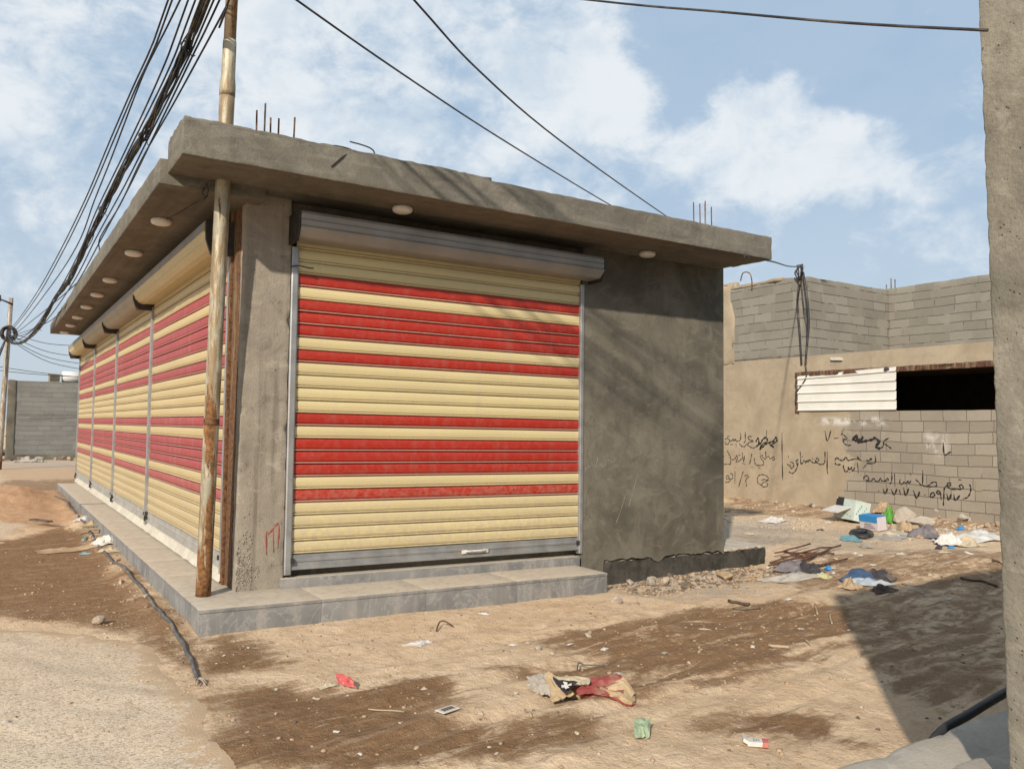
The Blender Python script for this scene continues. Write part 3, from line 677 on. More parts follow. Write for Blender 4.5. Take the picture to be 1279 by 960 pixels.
# ---------------------------------------------------------------- starter bars, stray wires, marks
def bar(name, pts, r, mat='rebar_rust', parent=shop):
    mb = MB(); mb.tube(pts, r, 6); return mb.build(name, M[mat], parent)
for (x, y, z0, z1, lx) in [(.535, .80, 3.7, 4.40, .0), (.57, .70, 3.7, 4.44, .012), (.66, .80, 3.7, 4.36, .0), (.695, .70, 3.7, 4.33, .01), (.835, .72, 3.7, 4.38, .02),
                           (6.02, .85, 3.7, 4.46, 0), (6.08, .80, 3.7, 4.44, .0), (6.12, .75, 3.7, 4.47, .004), (6.17, .80, 3.7, 4.45, 0), (6.20, .72, 3.7, 4.40, .0)]:
    bar('rebar', [(x, y, z0), (x + lx * .5, y, (z0 + z1) / 2), (x + lx, y + .01, z1)], .008)
bar('bent_wire', catmull([(1.057, -0.12, 3.948), (1.164, -0.12, 3.942), (1.25, -0.12, 3.925), (1.272, -0.14, 3.876), (1.256, -0.2, 3.74)], 5), .006, 'dark_steel')
bar('bent_wire', catmull([(0.812, -0.1, 3.851), (0.927, -0.12, 3.888), (1.06, -0.17, 3.86), (0.965, -0.206, 3.778), (0.871, -0.209, 3.68)], 5), .006, 'dark_steel')
bar('loose_wire', catmull([(.02, .375, CZ + .02), (.0, .36, CZ - .03), (.03, .42, CZ - .05), (.04, .8, CZ - .012), (-.02, 1.3, CZ - .006), (-.08, 1.58, CZ - .012)], 5), .005, 'black_rubber')
bar('loose_wire', catmull([(.03, .374, CZ + .05), (.045, .35, CZ - .01), (.02, .40, CZ - .07), (.06, .45, CZ - .02)], 5), .004, 'black_rubber')
bar('loose_wire', catmull([(.80, .56, 2.98), (.86, .53, 2.99), (.94, .50, 2.975), (.99, .52, 2.98)], 5), .006, 'black_rubber')
# strokes painted on a surface: flattened tubes half sunk into it
def strokes(name, lines, width, mat, parent, axis, val, nrm, thin=.35):
    mb = MB()
    for ln in lines:
        P = catmull(ln, 4) if len(ln) > 2 else [Vector(ln[0]), (Vector(ln[0]) + Vector(ln[-1])) / 2, Vector(ln[-1])]
        n = len(P); wds = [width * (.75 + .35 * math.sin(i * 1.7 + len(ln))) * (.6 if i in (0, n - 1) else 1) for i in range(n)]
        mb.tube(P, wds, 6)
    mb.v = [tuple((val + (c - val) * thin) if i == axis else c for i, c in enumerate(v)) for v in mb.v]
    return mb.build(name, M[mat], parent)
strokes('paint_mark', [[(0.66, 0.572, 0.485), (0.649, 0.572, 0.649), (0.662, 0.572, 0.675)], [(0.662, 0.572, 0.648), (0.722, 0.572, 0.713), (0.757, 0.572, 0.731), (0.755, 0.572, 0.526)], [(0.709, 0.572, 0.693), (0.721, 0.572, 0.494)]], .009, 'paint_red', shop, 1, .573, -1)
strokes('scratch_mark', [[(4.856, 0.574, 1.075), (4.785, 0.574, 0.896), (4.715, 0.574, 0.701)], [(4.69, 0.574, 0.899), (4.609, 0.574, 0.697), (4.529, 0.574, 0.524)]], .0032, 'chalk_faint', shop, 1, .5745, -1)
strokes('chalk_writing', [[(4.107, 0.574, 1.109), (4.107, 0.574, 1.161), (4.195, 0.574, 1.177)], [(4.173, 0.574, 1.212), (4.24, 0.574, 1.176), (4.273, 0.574, 1.281)], [(4.285, 0.574, 1.202), (4.375, 0.574, 1.174), (4.398, 0.574, 1.244), (4.49, 0.574, 1.216), (4.512, 0.574, 1.27)]], .004, 'chalk_faint', shop, 1, .5745, -1)

# ================================================================== RUSTY PIPE POLE
pole = thing('pipe_pole', 'tall rusty steel pipe pole with peeling paint standing on the plinth corner', 'pole', (.141, .53, HP))
def pp(z): t = (z - HP) / (4.43 - HP); return Vector((.141 + .015 * t, .53 - .25 * t, z))
mb = MB(); zs = np.linspace(HP - .002, 4.30, 30); mb.tube([pp(z) for z in zs], [.060 + .0015 * n3((0, 0, z), 3) for z in zs], 20); mb.build('lower_pipe', M['pole_paint'], pole)
mb = MB(); mb.tube([pp(4.26), pp(4.30), pp(4.36), pp(4.42), pp(4.70), pp(4.72)], [.062, .063, .062, .055, .053, .05], 20); mb.build('sleeve', M['pole_paint'], pole)
mb = MB(); mb.tube([pp(4.70), pp(5.5), pp(6.6)], [.048, .048, .047], 20); mb.build('upper_pipe', M['pole_top'], pole)
mb = MB(); mb.tube([pp(1.58), pp(1.60), pp(1.625), pp(1.64)], [.060, .0618, .0618, .060], 20); mb.build('weld_seam', M['rusty_plate'], pole)

# ================================================================== OVERHEAD CABLES
def cable(name, pts, r, label, group=None, mat='black_rubber', n=5, k=6):
    mb = MB(); P = catmull(pts, k); mb.tube(P, r, n); o = mb.build(name, M[mat], org=pts[0])
    tag(o, label, 'cable', group); return o
BUND = [Vector((0.1456, -7.5, 6.827)), Vector((0.0219, -3.761, 5.7)), Vector((-0.1019, -0.0215, 4.834)), Vector((-0.1282, 0.7733, 4.675)), Vector((-0.1692, 2.013, 4.49)), Vector((-0.1936, 2.749, 4.449)), Vector((-0.2473, 4.373, 4.337)), Vector((-0.3017, 6.016, 4.123)), Vector((-0.368, 8.019, 3.87)), Vector((-0.4415, 10.24, 3.815)), Vector((-0.5387, 13.18, 3.611)), Vector((-0.6755, 17.31, 3.597)), Vector((-0.8422, 22.35, 3.951)), Vector((-0.9, 24.9, 4.42))]
mb = MB(); BP = catmull(BUND, 9)
for s_ in range(13):
    ph = s_ * 2.399; ro = .006 + .025 * math.sqrt((s_ + .5) / 13)
    P = []
    for i, p in enumerate(BP):
        sp_ = 1 - float(sst(-.2, -1.6, p.y)); a = ph + (i * .23 + .5 * math.sin(i * .31 + s_)) * sp_; k_ = ro * (1 + .30 * sp_ * math.sin(i * .47 + s_ * 1.9)) * (1 + 14 * float(sst(-.2, -2.2, p.y))); P.append(p + Vector((math.cos(a) * k_, 0, math.sin(a) * k_)))
    mb.tube(P, .0062 + .0018 * (s_ % 3), 5)
for i in range(6, len(BP) - 6, 17):                        # ties
    p = BP[i]; mb.tube([p + Vector((.043 * math.cos(a), .01 * math.sin(3 * a), .043 * math.sin(a))) for a in np.linspace(0, 6.28, 13)], .007, 5)
    mb.tube([p + Vector((.03, 0, -.03)), p + Vector((.05, .03, -.07)), p + Vector((.07, .0, -.06))], .005, 4)
tag(mb.build('cable_bundle', M['black_rubber'], org=BUND[0]), 'thick twisted bundle of black cables sweeping down to the distant pole', 'cable bundle')
for pts, r_, lb in [([Vector((0.0256, -7.5, 7.388)), Vector((-0.1105, -3.387, 6.135)), Vector((-0.2466, 0.7256, 5.142)), Vector((-0.2703, 1.442, 4.99)), Vector((-0.2978, 2.272, 4.924)), Vector((-0.3427, 3.63, 4.78)), Vector((-0.4091, 5.634, 4.542)), Vector((-0.5155, 8.85, 4.338)), Vector((-0.6601, 13.22, 4.207)), Vector((-0.8694, 19.54, 4.23)), Vector((-0.9, 24.9, 4.75))], .0085, 'outermost thin cable left of the thick bundle'), ([Vector((0.0456, -7.5, 7.268)), Vector((-0.0895, -3.416, 6.065)), Vector((-0.2247, 0.6684, 5.123)), Vector((-0.2496, 1.42, 4.972)), Vector((-0.2759, 2.216, 4.91)), Vector((-0.3188, 3.511, 4.75)), Vector((-0.3865, 5.556, 4.507)), Vector((-0.4824, 8.456, 4.301)), Vector((-0.6291, 12.89, 4.15)), Vector((-0.8603, 19.87, 4.196)), Vector((-0.9, 24.9, 4.7))], .0085, 'second thin cable in from the left of the bundle'), ([Vector((0.0856, -7.5, 5.976)), Vector((-0.0477, -3.47, 5.402)), Vector((-0.1811, 0.559, 5.088)), Vector((-0.2133, 1.533, 5.04)), Vector((-0.237, 2.249, 4.98)), Vector((-0.2907, 3.87, 4.673)), Vector((-0.3346, 5.198, 4.454)), Vector((-0.3897, 6.862, 4.154)), Vector((-0.5267, 11, 4.055)), Vector((-0.8197, 19.85, 4.108)), Vector((-0.9, 24.9, 4.6))], .0085, 'third thin cable in from the left of the bundle'), ([Vector((0.1156, -7.5, 7.525)), Vector((-0.0153, -3.546, 6.148)), Vector((-0.1461, 0.4089, 5.031)), Vector((-0.179, 1.401, 4.781)), Vector((-0.2368, 3.149, 4.554)), Vector((-0.3064, 5.251, 4.323)), Vector((-0.3556, 6.739, 4.066)), Vector((-0.4502, 9.595, 3.83)), Vector((-0.6215, 14.77, 3.647)), Vector((-0.8275, 21, 4.029)), Vector((-0.9, 24.9, 4.5))], .0085, 'thin cable running close along the left side of the bundle'), ([Vector((0.1656, -7.5, 7.492)), Vector((0.0351, -3.557, 6.134)), Vector((-0.0953, 0.3853, 5.036)), Vector((-0.1272, 1.348, 4.797)), Vector((-0.1845, 3.078, 4.606)), Vector((-0.2553, 5.218, 4.366)), Vector((-0.3087, 6.832, 4.136)), Vector((-0.3928, 9.373, 3.848)), Vector((-0.56, 14.43, 3.691)), Vector((-0.7813, 21.11, 3.925)), Vector((-0.9, 24.9, 4.45))], .0085, 'thin cable touching the left edge of the bundle'), ([Vector((0.2056, -7.5, 6.837)), Vector((0.0822, -3.769, 5.72)), Vector((-0.0413, -0.0387, 4.863)), Vector((-0.0714, 0.8693, 4.684)), Vector((-0.1198, 2.333, 4.493)), Vector((-0.1652, 3.704, 4.314)), Vector((-0.2368, 5.869, 4.104)), Vector((-0.3109, 8.106, 3.838)), Vector((-0.4466, 12.21, 3.645)), Vector((-0.6204, 17.46, 3.654)), Vector((-0.88, 24.9, 4.4))], .0085, 'thin cable touching the right edge of the bundle'), ([Vector((0.2256, -7.5, 6.494)), Vector((0.105, -3.856, 5.539)), Vector((-0.0156, -0.212, 4.844)), Vector((-0.0477, 0.7585, 4.69)), Vector((-0.0954, 2.199, 4.466)), Vector((-0.142, 3.609, 4.249)), Vector((-0.2114, 5.705, 4.011)), Vector((-0.2831, 7.872, 3.781)), Vector((-0.4125, 11.78, 3.571)), Vector((-0.88, 24.9, 4.36))], .0085, 'thin cable just right of the bundle'), ([Vector((0.2656, -7.5, 7.98)), Vector((0.1455, -3.872, 6.256)), Vector((0.0255, -0.2432, 4.792)), Vector((0.0234, -0.181, 4.769)), Vector((-0.0025, 0.5999, 4.683)), Vector((-0.0353, 1.593, 4.58)), Vector((-0.0873, 3.163, 4.444)), Vector((-0.1278, 4.388, 4.242)), Vector((-0.1797, 5.955, 4.128)), Vector((-0.2454, 7.94, 3.821)), Vector((-0.88, 24.9, 4.3))], .0085, 'rightmost thin cable, hanging clear of the bundle')]:
    cable('overhead_cable', pts, r_, lb, 'thin cables strung beside the thick bundle')
cable('overhead_cable', [Vector((-5.473, 0.4465, 8.134)), Vector((-1.633, 2.792, 7.901)), Vector((2.207, 5.138, 7.847)), Vector((4.844, 6.749, 7.872)), Vector((7.983, 8.667, 7.984)), Vector((13.57, 12.08, 8.321)), Vector((17.41, 14.43, 8.642)), Vector((21.24, 16.77, 9.143))], .018, 'thin black wire crossing the sky above the middle of the roof slab')
cable('overhead_cable', [Vector((-3.881, -0.6393, 9.022)), Vector((-0.1067, 1.779, 8.354)), Vector((3.667, 4.197, 7.867)), Vector((5.505, 5.375, 7.673)), Vector((8.711, 7.429, 7.723)), Vector((15.7, 11.91, 8.278)), Vector((19.06, 14.06, 8.624)), Vector((22.42, 16.21, 9.131))], .018, 'thin black wire dropping behind the roof slab left of the right rebars')
cable('overhead_cable', [Vector((0.5162, 1.273, 6.12)), Vector((0.8277, -0.9707, 4.912)), Vector((1.139, -3.214, 3.804)), Vector((1.25, -4.012, 3.428)), Vector((1.33, -4.587, 3.159)), Vector((1.396, -5.066, 2.951))], .0055, 'thin black wire running level to the top of the rough concrete wall edge')

# ================================================================== DISTANT UTILITY POLE
up = thing('utility_pole', 'slim leaning grey steel utility pole far down the street with a cable coil', 'pole', (-1.03, 25, -.1))
def up_(z): t = z / 5.65; return Vector((-1.03 + .147 * t, 25, z))
mb = MB(); mb.tube([up_(z) for z in (-.3, 1.5, 3, 4.4, 5.65)], [.095, .09, .082, .075, .068], 12); mb.build('shaft', M['pole_steel'], up)
mb = MB(); mb.tube([up_(5.45) + Vector((-.32, -.05, .13)), up_(5.45) + Vector((.06, -.09, -.02))], .03, 6); mb.tube([up_(5.45) + Vector((-.30, -.05, .05)), up_(5.45) + Vector((-.30, -.05, .26))], .025, 6); mb.build('bracket', M['dark_steel'], up)
mb = MB(); c = up_(4.45) + Vector((0, -.12, 0))
for k in range(7):
    a0 = k * .9; rr_ = .20 + .03 * math.sin(k * 2.2)
    mb.tube([c + Vector((rr_ * math.cos(a) + .02 * math.sin(k), -.012 * k + .03 * math.sin(2 * a + k), rr_ * 1.1 * math.sin(a))) for a in np.linspace(0, 6.283, 17)], .026, 5)
mb.build('cable_coil', M['black_rubber'], up)
for k, (e, lb) in enumerate([((-1.75, 24.2, 2.1), 'left'), ((-1.62, 24.0, 2.5), 'right')]):
    cable('drop_cable', [up_(4.35) + Vector((-.05, -.15, 0)), up_(3.4) + Vector((-.30 - .05 * k, -.4, 0)), Vector(e)], .03, ('thick slack cable hanging steeply from the coil, %s one' % ('outer' if k == 0 else 'inner')) , 'slack cables hanging from the distant pole')
for k, (za, zb) in enumerate([(4.40, 4.0), (4.30, 3.7), (4.25, 3.45), (4.50, 4.5)]):
    cable('service_wire', [up_(za) + Vector((.05, -.1, 0)), Vector((.4, 26.5, (za + zb) / 2 - .18)), Vector((2.4, 28, zb))], .011, 'thin service wire running from the distant pole behind the canopy', 'service wires at the distant pole')
for k in range(2):
    cable('low_wire', [Vector((-3.2, 30, 3.95 - .2 * k)), Vector((-.2, 30.5, 3.55 - .1 * k)), Vector((3, 31, 3.30 + .1 * k))], .012, 'thin low wire sagging above the far grey block building', 'low wires above the far block building')

# ================================================================== FAR BLOCK BUILDING
fb = thing('block_building', 'distant grey cement-block building at the end of the street', 'building', (-.7, 32.4, 0))
mb = MB(); mb.box(-.50, 7, 32.45, 41, -.3, 3.24); mb.build('wall', M['block_far'], fb)
mb = MB(); rough_box(mb, -.74, -.44, 32.40, 32.80, -.2, 3.27, .2, .03, .012, 3, .03, 51); mb.build('corner_column', M['wall_render'], fb)
mb = MB(); mb.box(-.5, 7, 32.38, 32.45, -.3, .22); mb.build('base_course', M['wall_render'], fb)
wt = thing('water_tank', 'white rooftop water tank behind a dark box on the far block building', 'tank', (1.55, 33.3, 3.24))
mb = MB(); mb.tube([(1.20 + .02, 33.3, 3.50), (1.24, 33.3, 3.50), (1.9, 33.3, 3.50), (1.93, 33.3, 3.50)], [.20, .25, .25, .20], 16); mb.build('tank', M['white_plastic'], wt)
mb = MB()
for x in (1.35, 1.8):
    mb = MB(); mb.box(x - .04, x + .04, 33.1, 33.5, 3.235, 3.30); mb.build('stand', M['dark_steel'], wt)
ac = thing('rooftop_box', 'small dark cooler box beside the white tank on the far roof', 'cooler', (.95, 33.2, 3.24))
mb = MB(); mb.box(.72, 1.15, 33.0, 33.4, 3.26, 3.56); mb.box(.70, 1.17, 32.98, 33.42, 3.565, 3.60); o = mb.build('housing', M['hood_beige'], ac)
mb = MB()
for k in range(6): mb.box(.76, 1.11, 32.982, 32.998, 3.29 + k * .043, 3.31 + k * .043)
mb.build('grille', M['dark_steel'], ac)
nb = thing('street_house', 'dim plastered house with a dark doorway at the far left of the street', 'house', (-2.6, 37, 0))
mb = MB(); mb.box(-6, -1.05, 37, 44, -.2, 2.75); mb.build('wall', M['block_far'], nb)
mb = MB(); mb.box(-1.75, -1.25, 36.94, 37.0, 0, 1.6); mb.build('door', M['dark_steel'], nb)
mb = MB(); mb.box(-6.1, -.98, 36.8, 44, 2.75, 2.95); mb.build('roof', M['slab_concrete'], nb)
# a scrubby bush by the house
plain('leaf_green', (.045, .075, .025), .6, .4, 3, 0, .1, .3)
bu = thing('bush', 'small dark green bush at the far left edge of the street', 'bush', (-1.55, 35.8, 0))
mb = MB(); rr = random.Random(3)
for i in range(900):
    d = Vector((rr.gauss(0, .32), rr.gauss(0, .3), rr.gauss(.75, .34))); 
    if d.z < .05: continue
    c = Vector((-1.55, 35.8, 0)) + d; a = Vector((rr.gauss(0, 1), rr.gauss(0, 1), rr.gauss(0, 1))).normalized() * .06; b = a.orthogonal().normalized() * .028
    mb.add([c - a, c + b, c + a, c - b], [(0, 1, 2, 3)])
mb.build('foliage', M['leaf_green'], bu)
mb = MB()
for i in range(6): mb.tube([(-1.55, 35.8, -.05), (-1.55 + rr.uniform(-.15, .15), 35.8, .4), (-1.55 + rr.uniform(-.4, .4), 35.8 + rr.uniform(-.3, .3), .9)], [.02, .014, .006], 5)
mb.build('stem', M['rebar_rust'], bu)

# ================================================================== BACK BUILDING (block walls, graffiti)
XW = 13.2; YB = 4.764; XB = 16.38
bb = thing('block_house', 'plastered block house with graffiti and a white ribbed sheet over its dark opening', 'house', (XW, 4.0, 0))
OPL, OPM, OPR = 4.905, 2.615, -2.2                          # opening: left end, sheet's right end, far end (y)
ZB_, ZT_ = 1.985, 2.83
mb = MB()
mb.box(XW, XW + .2, -7, 12, -.3, ZB_)                      # below the opening
mb.box(XW, XW + .2, OPL, 12, ZB_, 3.17); mb.box(XW, XW + .2, -7, OPR, ZB_, 3.17)
mb.box(XW, XW + .2, OPR, OPL, ZT_, 3.17)                   # lintel band
mb.build('facade_wall', M['block_facade'], bb)
mb = MB(); mb.box(XW + .2, 19, -7, 12, 3.02, 3.14); mb.build('roof_slab', M['slab_concrete'], bb)
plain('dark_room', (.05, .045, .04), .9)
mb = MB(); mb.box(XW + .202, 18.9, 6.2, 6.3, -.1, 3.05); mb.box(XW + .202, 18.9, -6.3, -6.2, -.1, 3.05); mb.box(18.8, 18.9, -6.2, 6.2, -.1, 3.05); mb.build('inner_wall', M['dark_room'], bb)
mb = MB(); rough_box(mb, XW - .02, XW + .10, OPR, OPL + .05, ZT_ - .10, ZT_ + .01, .1, .01, .006, 4, .02, 61); mb.build('lintel_beam', M['beam_rust'], bb)
mb = MB(); rough_box(mb, XW - .012, XW + .05, OPL - .06, OPL + .05, ZB_ - .05, ZT_ - .09, .06, .01, .01, 7, .02, 62); mb.build('jamb', M['beam_rust'], bb)
# upper storey: a flush stretch on the left, then a return and a set-back wall
def parapet(x0, x1, y0, y1, z0, z1, seed):
    mb = MB(); rough_box(mb, x0, x1, y0, y1, z0, z1, .1, .012, .008, 3, .02, seed); return mb.build('parapet_wall', M['block_parapet'], bb)
def top_jag(o, amp):
    for v in o.data.vertices:
        zw = v.co.z + ORG[bb.name].z
        if zw > 4.8: v.co.z += amp * n3((v.co.x, v.co.y * 2.0, 0), 1.2, 3)
pw = parapet(XW - .004, XW + .2, YB, 7.3, 3.17, 4.90, 71)
for v in pw.data.vertices:
    yw = v.co.y + 4.0
    if v.co.z > 4.7: v.co.z -= .03 * max(0, yw - 5.2) - .05 * n3((0, yw * 3, 0))
parapet(XW + .2, XB, YB, YB + .2, 3.12, 4.92, 72); parapet(XB, XB + .2, -6, YB + .2, 3.12, 4.955, 73)
# raised plaster strip at the far left of the upper storey
mb = MB(); rough_box(mb, XW - .03, XW + .18, 6.62, 8.6, 3.1, 5.05, .12, .03, .03, 2.4, .08, 74); mb.build('plaster_strip', M['block_facade'], bb)
mb = MB(); rough_box(mb, XW - .03, XW + .12, YB + .5, 7.0, 4.86, 4.95, .1, .03, .02, 3, .05, 75); mb.build('mortar_cap', M['block_facade'], bb)
# white ribbed sheet
mb = MB(); prof = []
H = ZT_ - .02 - (ZB_ + .01); nr = 4
for k in range(nr + 1):
    z = ZB_ + .012 + H * k / (nr + .45)
    prof += [(z, 0.), (z + .012, .028), (z + .03, .028), (z + .042, .004)]
    if k < nr: prof += [(z + H / (nr + .45) * .5, .004)]
prof.append((ZT_ + .0, .004))
def sheetp(u, v):
    z, d = prof[round(v * (len(prof) - 1))]; y = OPL - .04 - (OPL - .04 - OPM) * u
    zz_ = z + (.0 if z < ZT_ - .3 else -.085 * (1 - u) * (z - ZT_ + .3) / .3) ; return Vector((XW - .012 - d - .008 * math.sin(u * 7 + z * 3), y, zz_))
mb.grid(sheetp, 24, len(prof) - 1, 0, False)
plain('white_sheet', (.66, .64, .58), .45, .08, 2, .0, .03, .4, .22)
so_ = mb.build('metal_sheet', M['white_sheet'], bb); sm_ = so_.modifiers.new('thick', 'SOLIDIFY'); sm_.thickness = .004
mb = MB(); rock(mb, (XW - .05, OPM + .17, ZT_ - .045), .03, .09, .045, 9); mb.build('wall_stain_hole', M['dark_steel'], bb)
# conduits and the little mast at the corner
def bwire(px, r=.02): return px
for pts, r_ in [([Vector((13.17, 4.699, 5.089)), Vector((13.17, 4.805, 4.724)), Vector((13.17, 4.849, 4.296)), Vector((13.17, 4.793, 3.598)), Vector((13.17, 4.757, 2.994))], 0.022), ([Vector((13.17, 4.7, 4.968)), Vector((13.17, 4.604, 4.403)), Vector((13.17, 4.568, 3.835)), Vector((13.17, 4.634, 3.243)), Vector((13.17, 4.656, 2.989))], 0.024), ([Vector((13.17, 4.762, 4.891)), Vector((13.17, 4.686, 4.19)), Vector((13.17, 4.608, 3.924)), Vector((13.17, 4.612, 3.412))], 0.014), ([Vector((13.17, 4.656, 2.972)), Vector((13.17, 4.638, 2.732)), Vector((13.17, 4.74, 2.566)), Vector((13.17, 4.884, 2.399)), Vector((13.17, 4.907, 2.142))], 0.015)]:
    mb = MB(); mb.tube(catmull(pts, 5), r_, 5); mb.build('conduit', M['black_rubber'], bb)
mb = MB(); mb.tube([(13.17, 4.784, 4.704), (13.17, 4.699, 5.124)], .035, 8); mb.build('mast', M['hood_beige'], bb)
mb = MB()
for k in range(5):
    a = k * 1.3; c = Vector((13.17, 4.741, 4.974)); mb.tube(catmull([c + Vector((-.05, .05 * math.cos(a), -.18)), c + Vector((-.09, .10 * math.sin(a), 0)), c + Vector((-.04, .08 * math.cos(a * 2), .16))], 4), .016, 5)
mb.build('wire_tangle', M['black_rubber'], bb)
for y, h in ((4.765 - .1, .22), (4.765 - .0, .26), (4.765 + .12, .12)):
    bar('rebar', [(XB + .1, y, 4.8), (XB + .1, y, 4.95 + h)], .014, 'rebar_rust', bb)
mb = MB(); mb.tube(catmull([(13.17, 6.42, 5.027), (13.17, 6.347, 5.203), (13.17, 6.159, 5.175), (13.17, 6.09, 4.998), (13.17, 6.091, 4.777)], 5), .014, 5); mb.build('bent_wire', M['rebar_rust'], bb)
cable('overhead_cable', [Vector((5.587, -0.3434, 3.511)), Vector((7.468, 0.8059, 3.864)), Vector((10.11, 2.647, 4.409)), (13.17, 4.699, 5.089)], .011, 'short cable from the shop roof end to the mast on the block house')
